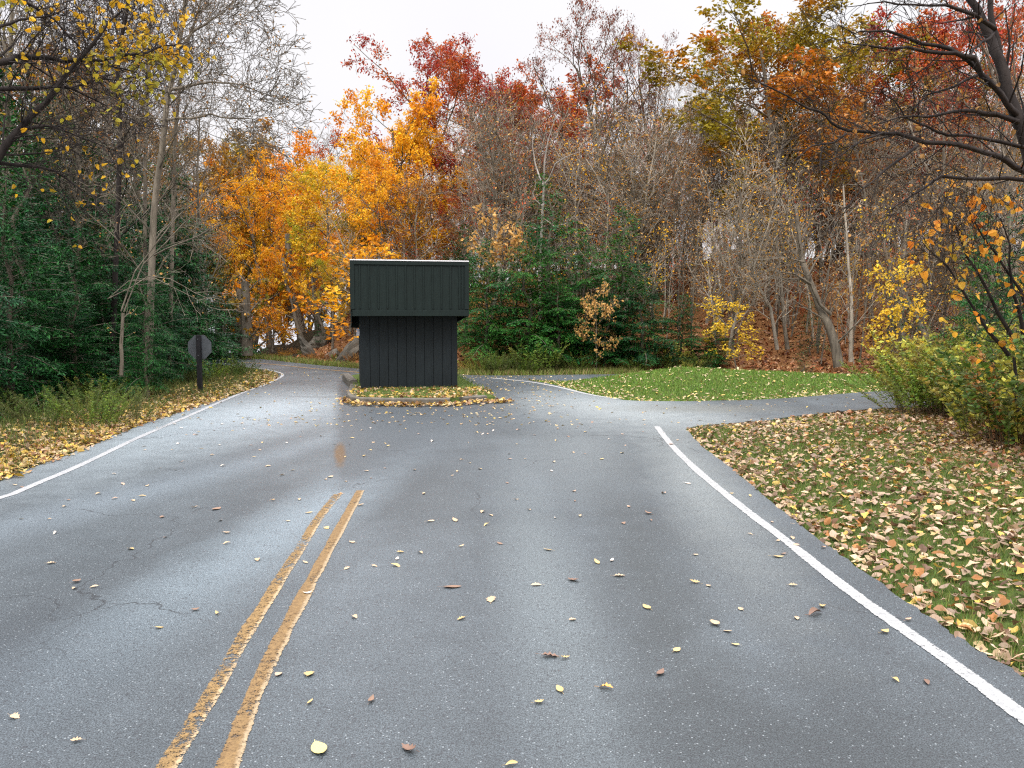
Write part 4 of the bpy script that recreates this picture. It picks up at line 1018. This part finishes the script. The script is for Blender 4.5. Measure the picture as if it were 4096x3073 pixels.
WE = {'goldenrod': [weed_mesh('goldenrod', 44, 1.25, .55, 95, .06, .22, 'weed_gold', s, .6) for s in (1, 2, 3)],
      'weed': [weed_mesh('weed', 40, .7, .45, 60, .055, .3, 'weed', s, .5) for s in (4, 5)],
      'bush': [weed_mesh('bush', 46, 1.3, .6, 46, .075, .5, 'weed_dark', s, .5) for s in (6, 7)],
      'tuft': [weed_mesh('tuft', 60, .5, .35, 10, .2, .06, 'weed', s, .6) for s in (8, 9)]}
WC = {}
def weed(key, name, x, y, s, label, cat, group, mat=None, sz=None):
    i = WC.get(key, 0); WC[key] = i+1
    o = obj(name, WE[key][i % len(WE[key])]); o.location = (x, y, tz(x, y)-.02); o.rotation_euler = (RR.gauss(0, .06), RR.gauss(0, .06), RR.uniform(0, 6.28)); o.scale = (s, s, s*(sz or 1))
    if mat: o.material_slots[1].link = 'OBJECT'; o.material_slots[1].material = M[mat]
    tag(o, label, cat, group); return o
q = random.Random(9)
for j, (x, y) in enumerate([(-6.5, 12.3), (-6.9, 12.9), (-6.2, 12.9), (-7.1, 12.1), (-6.7, 13.5)]):
    weed('goldenrod', 'goldenrod_clump', x, y, .68-.04*j, 'bright yellow green feathery weed clump on the left verge short of the sign', 'plant', 'goldenrod clumps on the left verge', mat=('weed' if j == 0 else 'weed_dark'))
# right bank: big yellow green goldenrod and a dark leafy bush
for j in range(72):
    x = q.uniform(6.6, 11.5); y = q.uniform(8.6, 15.5)
    if x < BUSHX(np.array(y))+.3: x = float(BUSHX(np.array(y)))+q.uniform(.6, 2.0)
    g = y > 11.2
    weed('goldenrod' if g and q.random() < .65 else 'bush', 'goldenrod_clump' if g else 'bank_weed', x, y, q.uniform(.85, 1.35), 'yellow green feathery weed clump on the right bank' if g else 'dark leafy weed clump at the foot of the right bank', 'plant', 'weed clumps on the right bank', sz=1.0+max(0, x-7.5)*.09, mat=q.choice(['weed_gold', 'weed_gold', 'weed']) if g else q.choice(['weed_dark', 'weed_dark', 'brown', 'weed_gold']))
# left verge weeds
for j in range(46):
    y = q.uniform(7.5, 24); xe = float(np.interp(y, [p[1] for p in PL[:10]], [p[0] for p in PL[:10]]))
    x = xe-q.uniform(1.5, 4.0); s = q.uniform(.7, 1.1)
    big = 10.5 < y < 13.5
    weed('goldenrod' if big and q.random() < .7 else q.choice(['weed', 'weed', 'bush', 'tuft']), 'verge_weed', x, y, s*(.6 if y < 17 else .55), 'green weed clump standing between the left leaf strip and the hemlocks', 'plant', 'weeds along the left verge', mat=q.choice(['weed', 'weed_dark', 'weed_dark', 'weed_dark']))
# weeds behind the loop road
for j in range(44):
    sx_ = q.uniform(1860, 2850); x0_ = (sx_/4-CX)/F*25; y = float(np.interp(x0_, FEX, FEY))+q.uniform(.6, 1.7)
    weed(q.choice(['goldenrod', 'weed', 'weed', 'tuft', 'bush']), 'roadside_weed', x0_, y, q.uniform(.4, .85), 'green and straw coloured weed clump below the hemlocks behind the road', 'plant', 'weeds behind the loop road', mat=q.choice(['weed', 'weed_gold', 'weed_dark']))
for j in range(14):
    sx_ = q.uniform(900, 1440); Y = q.uniform(28, 33); x0_ = (sx_/4-CX)/F*Y; y = float(np.interp(x0_, FEX, FEY))+q.uniform(1.0, 3.0)
    weed(q.choice(['weed', 'tuft']), 'roadside_weed', x0_, y, q.uniform(.35, .65), 'low brownish weed clump on the far bank left of the booth', 'plant', 'weeds on the far bank left of the booth', mat=q.choice(['weed', 'brown', 'olive', 'brown']))
# shrubs on the right bank
plant('near_hemlock', 'feathery_evergreen', 3930, 14.5, (T, 850), 'hemlock_lit', 'fresh green feathery evergreen behind the weeds at the right edge', 'tree', None, wide=.8)
plant('near_hemlock', 'feathery_evergreen', 4150, 12.5, (T, 1050), 'hemlock_lit', 'second feathery evergreen cut by the right edge of the picture', 'tree', None, wide=1.0)
plant('hemlock', 'hemlock_tree', 4120, 18, (T, 640), None, 'dark hemlock behind the feathery evergreen at the right', 'tree', None, wide=.9)
limbsT = [(Z(2896,900,.5425,[(2100,960),(1960,780),(1800,560),(1650,300),(1500,150)]), .03, .006, 0, 0, 8),
          (Z(2896,900,.5425,[(2150,900),(2000,640),(1860,330),(1760,130),(1700,0)]), .03, .006, 0, -.3, 9),
          (Z(2896,900,.5425,[(2200,850),(2160,600),(2130,400),(2100,150),(2030,-60)]), .03, .006, 0, -.3, 9),
          (Z(2896,900,.5425,[(2250,800),(2200,500),(2000,200),(1900,60),(1850,-40)]), .025, .006, 0, -.3, 8)]
Y0 = 10.2; b0 = P3(4070, 1450, Y0); bT = (b0[0], Y0, tz(b0[0], Y0))
limbsT.append(([(4070,1650),(4065,1560),(4055,1430)], .022, .02, 0, 0, 2))
traced('maple_shrub', 'thin dark stems with large orange leaves in front of the evergreen at the right', limbsT, Y0, bT, tw, 'bark_dark', 'orange_near' if 'orange_near' in M else 'orange', 230, .1, None, seed=91, cat='shrub', lw=.8)

# ------------------------------------------------------------------ fallen leaves
def leaf_template(seed, nu=5, nv=3, lobed=False):
    """(nu*nv) points: unit long leaf, curled"""
    r = random.Random(seed); pts = []; cu = r.uniform(-.5, .9); cv = r.uniform(.1, .9); tw_ = r.uniform(-.6, .6)
    for i in range(nu):
        t = i/(nu-1); w = .36*math.sin(PI*min(1, t*.96+.02))**.75*(1-.25*t)
        if lobed: w *= 1+.28*math.cos(i*PI)
        for j in range(nv):
            s = (j/(nv-1)-.5)*2; y = s*w; z = cv*y*y*2.2+cu*(t-.5)**2+tw_*(t-.5)*y+.02
            pts.append((t-.5, y, z))
    Q = [[i*nv+j, (i+1)*nv+j, (i+1)*nv+j+1, i*nv+j+1] for i in range(nu-1) for j in range(nv-1)]
    P = np.array(pts); P[:, 2] -= P[:, 2].min()-.01; return P, np.array(Q)
PAL = {'pale': [(.66,.5,.3),(.62,.44,.28),(.58,.42,.3),(.7,.52,.24),(.4,.28,.17),(.5,.37,.24),(.66,.46,.1),(.28,.15,.07),(.3,.2,.13),(.22,.13,.08),(.38,.27,.18),(.45,.2,.06)],
       'yellow': [(.68,.46,.1),(.62,.42,.14),(.7,.52,.22),(.6,.42,.25),(.4,.22,.1),(.62,.4,.06),(.3,.14,.07),(.66,.5,.3)],
       'rust': [(.34,.12,.05),(.46,.19,.08),(.2,.08,.04),(.5,.27,.15),(.42,.13,.04),(.52,.32,.15),(.15,.07,.04),(.5,.26,.12)],
       'straw': [(.66,.54,.3),(.6,.46,.26),(.5,.36,.2),(.66,.5,.14)]}
def litter(name, XY, Zs, size, pal, label, near=True, tilt=.35, seed=0):
    nr = np.random.default_rng(seed); N = len(XY); out_V = []; out_Q = []; out_C = []; out_R = []; off = 0
    tmpl = [leaf_template(s, 5 if near else 3, 3 if near else 2, s % 3 == 0) for s in range(10)]
    k_ = nr.integers(0, 10, N); pc = np.array(PAL[pal])
    for t in range(10):
        m_ = np.where(k_ == t)[0]; P, Q = tmpl[t]; n = len(m_)
        if not n: continue
        s = size[0]+(size[1]-size[0])*nr.random(n)**1.6; a = nr.uniform(0, 6.28, n); tx = nr.normal(0, tilt, n); ty = nr.normal(0, tilt, n); flip = nr.choice([-1, 1], n, p=[.3, .7])
        X, Y_, Z_ = [P[None, :, i]*s[:, None] for i in range(3)]; Z_ = Z_*flip[:, None]+np.where(flip < 0, .012, 0)[:, None]
        Y2 = Y_*np.cos(tx)[:, None]-Z_*np.sin(tx)[:, None]; Z2 = Y_*np.sin(tx)[:, None]+Z_*np.cos(tx)[:, None]
        X2 = X*np.cos(ty)[:, None]+Z2*np.sin(ty)[:, None]; Z3 = -X*np.sin(ty)[:, None]+Z2*np.cos(ty)[:, None]
        ca, sa = np.cos(a)[:, None], np.sin(a)[:, None]; lift = -Z3.min(1)*.75
        V = np.stack([X2*ca-Y2*sa+XY[m_, 0:1], X2*sa+Y2*ca+XY[m_, 1:2], Z3+(Zs[m_]+lift)[:, None]], -1)
        out_V.append(V.reshape(-1, 3)); out_Q.append((np.arange(n)[:, None, None]*len(P)+Q[None]).reshape(-1, 4)+off); off += n*len(P)
        c = pc[nr.integers(0, len(pc), n)]*nr.uniform(.4, 1.05, (n, 1)); out_C.append(np.repeat(np.concatenate([c, np.ones((n, 1))], 1), len(P), 0)); out_R.append(np.repeat(nr.random(n), len(P)))
    o = build(name, np.concatenate(out_V), [np.concatenate(out_Q)], M['litter'], attrs={'lcol': ('FLOAT_COLOR', np.concatenate(out_C)), 'rnd': ('FLOAT', np.concatenate(out_R))})
    return tag(o, label, 'leaf litter', kind='stuff')
def sample(n, x0, x1, y0, y1, test, seed):
    nr = np.random.default_rng(seed); acc = []; c = 0
    while c < n:
        X = nr.uniform(x0, x1, n*2); Y = nr.uniform(y0, y1, n*2); k_ = test(X, Y, nr); acc.append(np.stack([X[k_], Y[k_]], 1)); c += int(k_.sum())
        if len(acc) > 60: break
    return np.concatenate(acc)[:n]
def clump(X, Y, s=1.0): return .5+.5*np.sin(X*2.3*s+1.7*np.sin(Y*1.9*s))*np.sin(Y*2.1*s+1.1*np.sin(X*1.3*s))
# right lawn
def t_lawn(X, Y, nr):
    d = pdist(PRs+[(PRs[-1][0]+.4, .5)], X, Y, False); ok = ~inside(ROAD, X, Y) & (X < BUSHX(Y)+.8) & (Y < 16.2) & (X > 1)
    p = .33+.5*clump(X, Y, .8)+.9*np.exp(-(d/.22)**2)
    ok |= inside(ROAD, X, Y) & (d < .1) & (nr.random(len(X)) < .4)
    return ok & (nr.random(len(X)) < p)
XY = sample(13000, 2, 9, 1.5, 16.2, t_lawn, 1); litter('lawn_leaves', XY, terrain(XY[:, 0], XY[:, 1])+.02, (.035, .1), 'pale', 'tan and yellow fallen leaves strewn over the right foreground lawn', seed=1)
def t_bank(X, Y, nr): return (X > BUSHX(Y)-2.6+nr.random(len(X))*3) & ~inside(ROAD, X, Y)
XY = sample(6500, 4.5, 13, 5, 16, t_bank, 2); litter('bank_leaves', XY, terrain(XY[:, 0], XY[:, 1])+.01, (.05, .12), 'rust', 'rusty fallen leaves under the weeds of the right bank', seed=2)
PLv = [(PLs[0][0]-1.6, 3.5)]+PLs
def t_left(X, Y, nr):
    d = pdist(PLv[:50], X, Y, False); ins = inside(ROAD, X, Y)
    return (~ins & (d < 2.6) & (nr.random(len(X)) < np.exp(-(d/1.35)**2)) & (Y < 27)) | (ins & (d < .12) & (nr.random(len(X)) < .3)) 
XY = sample(8500, -13, -3, 4.2, 27, lambda X, Y, nr: t_left(X, Y, nr) & (nr.random(len(X)) < np.where(Y > 17, .35, 1)) & (X < -2.5), 3)
litter('verge_leaves', XY, np.maximum(terrain(XY[:, 0], XY[:, 1]), 0)+.01, (.05, .11), 'yellow', 'band of yellow fallen leaves along the left edge of the road', seed=3)
def t_mound(X, Y, nr):
    d = pdist(PMFs, X, Y, False); return inside(MOUND, X, Y) & (nr.random(len(X)) < .28+.9*np.exp(-(d/.5)**2))
XY = sample(2500, -1, 14, 14, 24, t_mound, 4); litter('mound_leaves', XY, terrain(XY[:, 0], XY[:, 1])+.03, (.05, .1), 'straw', 'pale leaves dotted over the green grass mound', near=False, seed=4)
def t_hill(X, Y, nr):
    s = Y-np.interp(X, FEX, FEY); return (s > .6) & (s < 17) & (X > -9) & (nr.random(len(X)) < np.where(X > 6, 1, .45))
XY = sample(30000, -9, 24, 24, 42, t_hill, 5); litter('hillside_leaves', XY, terrain(XY[:, 0], XY[:, 1])+.01, (.08, .2), 'rust', 'russet leaf litter covering the wooded hillside', near=False, seed=5, tilt=.5)
ISA = np.array(ISLP)
XY = sample(850, -4, 1, 14, 22, lambda X, Y, nr: inside(ISLP, X, Y) & ((nr.random(len(X)) < .2+.9*clump(X, Y, 1.1))) & (Y < 18.2), 6); litter('island_leaves', XY, np.full(len(XY), .125), (.05, .12), 'yellow', 'yellow leaves on the turf in front of the booth', seed=6)
FRK = [G(*p) for p in [(1395,1602),(1425,1619),(1500,1624),(1650,1625),(1800,1624),(1900,1616),(1960,1612),(2010,1610)]]
XY = sample(650, -4.2, .2, 15, 18, lambda X, Y, nr: (nr.random(len(X)) < np.exp(-(pdist(FRK, X, Y, False)/.14)**2)), 7); litter('kerbside_leaves', XY, np.full(len(XY), .008)+NR.random(len(XY))*.05, (.05, .12), 'yellow', 'drift of leaves piled against the kerb of the booth island', seed=7)
XY = sample(750, -8, 9, 12, 27, lambda X, Y, nr: inside(ROAD, X, Y) & ~inside(ISLP, X, Y) & (nr.random(len(X)) < .25+.75*(np.abs(X+1.5) < 2.5)) & ((Y > 12.5)), 8)
litter('road_speck_leaves', XY, np.full(len(XY), .002), (.04, .085), 'straw', 'many small pale leaves scattered on the far part of the road', seed=8, tilt=.2)

# individual leaves on the road
LMESH = []
for s in range(14):
    P, Q = leaf_template(100+s, 9, 5, s % 3 == 0); V = P; me = build('fallen_leaf', V, [Q], M['fallen'], smooth=True, link=False)
    bm = bmesh.new(); bm.from_mesh(me)
    c = bmesh.ops.create_cone(bm, segments=5, radius1=.014, radius2=.008, depth=.34, matrix=Matrix.Translation((-.64, 0, P[20:25, 2].mean()*.3+.02)) @ Matrix.Rotation(PI/2, 4, 'Y') @ Matrix.Rotation(.2, 4, 'X'), cap_ends=True)
    bm.to_mesh(me); bm.free(); LMESH.append(me)
LC = {'t': (.56,.43,.27), 'y': (.6,.46,.2), 'b': (.24,.165,.12), 'B': (.17,.115,.09), 'p': (.54,.38,.27), 'Y': (.7,.62,.22), 'o': (.66,.36,.1), 'w': (.72,.66,.56)}
CN = {'t': 'tan', 'y': 'yellow', 'b': 'brown', 'B': 'dark brown', 'p': 'pinkish tan', 'Y': 'large lemon yellow', 'o': 'orange brown', 'w': 'whitish'}
traced_leaves = [(165,1258,22,'b'),(160,1272,14,'t'),(203,1269,20,'t'),(283,1187,20,'y'),(357,1162,13,'b'),(469,1327,16,'y'),(423,1319,20,'b'),(344,1357,13,'y'),(32,1551,22,'t'),(165,1602,24,'t'),(468,1100,28,'b'),(139,1095,15,'t'),(318,1050,14,'t'),(288,1082,16,'t'),(213,1068,14,'t'),(248,1078,14,'p'),(350,1118,16,'b'),(660,1216,18,'t'),(665,1283,26,'w'),(602,1458,26,'p'),(668,1457,36,'y'),(670,1519,24,'y'),(802,1515,28,'b'),(690,1622,58,'Y'),(884,1621,52,'B'),(1105,1653,32,'y'),(766,1335,18,'t'),(809,1224,15,'t'),(855,1223,26,'y'),(908,1195,20,'t'),(983,1125,24,'t'),(930,1127,20,'t'),(1050,1135,17,'y'),(1061,1114,15,'t'),(1183,1189,26,'y'),(997,1181,12,'t'),(977,1269,44,'b'),(1061,1296,36,'t'),(1158,1265,26,'t'),(1239,1255,32,'B'),(1289,1216,22,'y'),(1322,1212,18,'w'),(1338,1245,28,'t'),(1397,1313,30,'y'),(1237,1340,20,'t'),(996,1338,26,'y'),(1600,1317,16,'t'),(1500,1259,24,'y'),(1531,1267,16,'t'),(1545,1350,32,'t'),(1572,1365,22,'t'),(1588,1394,22,'y'),(1462,1406,26,'y'),(1188,1419,46,'B'),(1220,1423,24,'y'),(1427,1456,34,'B'),(1309,1488,36,'o'),(1209,1491,34,'y'),(1164,1519,24,'y'),(1680,1204,28,'y'),(1692,1198,14,'b'),(1714,1266,22,'t'),(1776,1312,22,'y'),(1761,1328,46,'B'),(1721,1337,20,'t'),(1911,1367,24,'y'),(1962,1341,20,'p'),(1935,1471,18,'y'),(2002,1475,32,'B'),(1712,1163,18,'t'),(1720,1178,18,'p'),(1778,1184,15,'p'),(1620,1155,14,'t'),(1486,1045,18,'w'),(1400,1110,20,'b'),(1253,1116,16,'t'),(1358,1095,14,'p'),(1115,1080,12,'t'),(1240,1062,14,'p'),(1143,1102,13,'t'),(735,1068,14,'o'),(647,1080,16,'t'),(590,1082,14,'t')]
def put_leaf(x, y, L, ck, label, group=None):
    o = obj('fallen_leaf', RR.choice(LMESH)); o.location = (x, y, .006); o.rotation_euler = (RR.gauss(0, .12), RR.gauss(0, .12), RR.uniform(0, 6.28)); o.scale = (L, L*RR.uniform(.55, 1.05), L*RR.uniform(.3, 1.15))
    c = LC[ck]; v = RR.uniform(.85, 1.1); o.color = (c[0]*v, c[1]*v, c[2]*v, 1); tag(o, label, 'leaf', group)
gl = 'fallen leaves lying singly on the road'
def where(ox, oy):
    if ox < 470: w = 'left lane'
    elif ox < 800: w = 'road by the yellow stripes'
    elif ox < 1350: w = 'middle right lane'
    else: w = 'road near the right white line'
    v = 'nearest' if oy > 1440 else 'near' if oy > 1240 else 'farther off'
    return w+', '+v
special = {(690,1622): 'largest lemon yellow leaf at the bottom of the road, right of the yellow stripes', (884,1621): 'large dark brown leaf at the bottom, right of the lemon yellow one',
 (668,1457): 'curled yellow leaf just right of the yellow stripes', (602,1458): 'pinkish leaf lying on the right yellow stripe', (665,1283): 'whitish leaf lying across the right yellow stripe',
 (1309,1488): 'crumpled orange brown leaf in the middle of the right lane', (1188,1419): 'long dark brown leaf touching a small yellow one', (1220,1423): 'small yellow leaf touching a long dark brown one',
 (1761,1328): 'long brown leaf close to the white line on the right', (2002,1475): 'dark brown leaf right of the white line near the bottom right', (1239,1255): 'dark folded brown leaf in the centre of the right lane',
 (977,1269): 'long flat brown leaf left of the centre of the right lane', (165,1258): 'curled brown leaf far left, beside a small tan one', (1105,1653): 'yellow leaf cut by the bottom edge of the picture',
 (1962,1341): 'pinkish leaf lying on the white edge line, nearest one', (165,1602): 'tan leaf at the bottom left corner of the road', (32,1551): 'tan leaf at the far left edge near the bottom', (1397,1313): 'pointed narrow yellow leaf in the right lane',
 (1545,1350): 'tan folded leaf above a pair of small ones right of centre', (283,1187): 'yellow leaf alone in the left lane', (468,1100): 'thin twisted brown leaf in the left lane', (855,1223): 'yellow leaf in the right lane close to the yellow stripes'}
spt = set()
for ox, oy, L, ck in traced_leaves:
    x, y = G(ox*1.8517, oy*1.8517); Lm = L/2.16/F*y
    put_leaf(x, y, min(.15, max(.045, Lm*.92)), ck, special.get((ox, oy)) or ('%s leaf on the %s' % (CN[ck], where(ox, oy))), gl)
    spt.add((x, y))
q = random.Random(77); n = 0
while n < 190:
    x = q.uniform(-8, 6.5); y = q.uniform(5.2, 13.5)
    if not inside(ROAD, np.array([x]), np.array([y]))[0] or q.random() > .35+.65*(y-5)/8: continue
    ck = q.choice('tttyypwb'); sxp = (x/y*F+CX)*4/1.8517
    put_leaf(x, y, q.uniform(.035, .07), ck, 'small %s leaf on the %s' % (CN[ck].replace('large ', ''), ('left lane short of the island' if sxp < 700 else 'asphalt between the booth island and the yellow stripes' if sxp < 1000 else 'right lane short of the side drive')), 'small leaves on the road before the booth'); n += 1

# ------------------------------------------------------------------ grass
def grass(name, XY, h, w, cols, label, seed):
    nr = np.random.default_rng(seed); N = len(XY); z = terrain(XY[:, 0], XY[:, 1]) if name != 'island_grass' else np.full(N, .12)
    a = nr.uniform(0, 6.28, N); hh = nr.uniform(h[0], h[1], N); lx = nr.normal(0, .35, N)*hh; ly = nr.normal(0, .35, N)*hh; ww = nr.uniform(w[0], w[1], N)
    b = np.stack([XY[:, 0], XY[:, 1], z-.005], 1); s = np.stack([np.cos(a)*ww/2, np.sin(a)*ww/2, np.zeros(N)], 1)
    V = np.stack([b-s, b+s, b+np.stack([lx, ly, hh], 1)], 1).reshape(-1, 3); pc = np.array(cols); c = pc[nr.integers(0, len(pc), N)]*nr.uniform(.7, 1.3, (N, 1))
    o = build(name, V, [np.arange(N*3).reshape(N, 3)], M['litter'], attrs={'lcol': ('FLOAT_COLOR', np.repeat(np.concatenate([c, np.ones((N, 1))], 1), 3, 0)), 'rnd': ('FLOAT', np.repeat(nr.random(N), 3))})
    tag(o, label, 'grass', kind='stuff')
GC = [(.08,.15,.022),(.12,.2,.03),(.07,.13,.02),(.18,.2,.045),(.24,.2,.08)]
XY = sample(90000, 2, 9, 1.5, 16.2, lambda X, Y, nr: ~inside(ROAD, X, Y) & (X < BUSHX(Y)+.3+nr.normal(0, .4, len(X))) & (X > -99) & (nr.random(len(X)) < (.25+.75*(1-clump(X, Y, .8)))*np.clip(9/Y, .4, 1)), 21)
grass('lawn_grass', XY, (.03, .075), (.004, .009), GC, 'short green grass between the fallen leaves on the right lawn', 21)
XY = sample(60000, -1, 14, 14, 24.2, lambda X, Y, nr: inside(MOUND, X, Y), 22); grass('mound_grass', XY, (.03, .07), (.012, .022), [(.12,.24,.035),(.16,.3,.04),(.1,.2,.03),(.24,.3,.07)], 'mown green grass of the mound between the two drives', 22)
XY = sample(22000, -13, -3, 5, 27, lambda X, Y, nr: ~inside(ROAD, X, Y) & (pdist(PLv[:50], X, Y, False) < 3.4) & (X < -2.5), 23); grass('verge_grass', XY, (.04, .22), (.006, .014), [(.09,.14,.03),(.16,.2,.04),(.22,.18,.06),(.07,.12,.03)], 'thin grass among the leaves of the left verge', 23)
XY = sample(4500, -4, 1, 14, 22, lambda X, Y, nr: inside(ISLP, X, Y), 24); grass('island_grass', XY, (.03, .09), (.008, .016), [(.12,.2,.03),(.2,.24,.05),(.08,.15,.03)], 'short grass on the booth island', 24)
XY = sample(16000, -14, 14, 23, 36, lambda X, Y, nr: (lambda s: (s > .05) & (s < 1.1) & (X < 4))(Y-np.interp(X, FEX, FEY)), 25); grass('far_verge_grass', XY, (.05, .25), (.02, .035), [(.14,.2,.04),(.2,.26,.05),(.28,.22,.09)], 'strip of grass along the far edge of the road', 25)

# ------------------------------------------------------------------ light
w = bpy.data.worlds.new('World'); scene.world = w; w.use_nodes = True; nt = w.node_tree; nt.nodes.clear(); k = NT(nt)
SUN_EL, SUN_AZ = 50, 200       # overcast: broad weak sun high behind the camera
sky = k.n('TexSky', sky_type='NISHITA'); sky.sun_disc = False; sky.sun_elevation = math.radians(SUN_EL); sky.sun_rotation = math.radians(SUN_AZ); sky.dust_density = 6; sky.air_density = 1.5
tc = k.n('TexCoord'); zz = k.sep(tc.outputs['Generated'])[2]
g = k.ramp(zz, 0.36, 1.0, 1.0, 5.4)                                     # overcast sky: brighter towards the zenith
cl = k.noise(tc.outputs['Generated'], 1.3, 4, .5)
tint = k.mix(k.ramp(cl, .35, .65), (.885, .85, .92), (.98, .965, .98))
cloud = k.mix(1.0, tint, g, 'MULTIPLY')
skyc = k.mix(1.0, sky.outputs[0], (.1, .1, .1), 'MULTIPLY')
mixc = k.mix(.9, skyc, cloud)
bg = k.n('Background'); k.l(mixc, bg.inputs[0]); bg.inputs[1].default_value = 1.0
out = k.n('OutputWorld'); k.l(bg.outputs[0], out.inputs[0])
sd = bpy.data.lights.new('sun', 'SUN'); sd.energy = 1.3; sd.angle = math.radians(18); sd.color = (1, .96, .9)
so = bpy.data.objects.new('sun', sd); C.objects.link(so)
az = math.radians(SUN_AZ); el = math.radians(SUN_EL); dv = Vector((math.sin(az)*math.cos(el), math.cos(az)*math.cos(el), math.sin(el)))
so.rotation_euler = dv.to_track_quat('Z', 'Y').to_euler()
vs = scene.view_settings; scene.display_settings.display_device = 'sRGB'; vs.view_transform = 'Standard'; vs.look = 'None'; vs.exposure = 0.15; vs.gamma = 1.0
scene.cycles.max_bounces = 6; scene.cycles.diffuse_bounces = 2; scene.cycles.transparent_max_bounces = 8
scene.cycles.use_denoising = False
scene.cycles.filter_width = 1.2
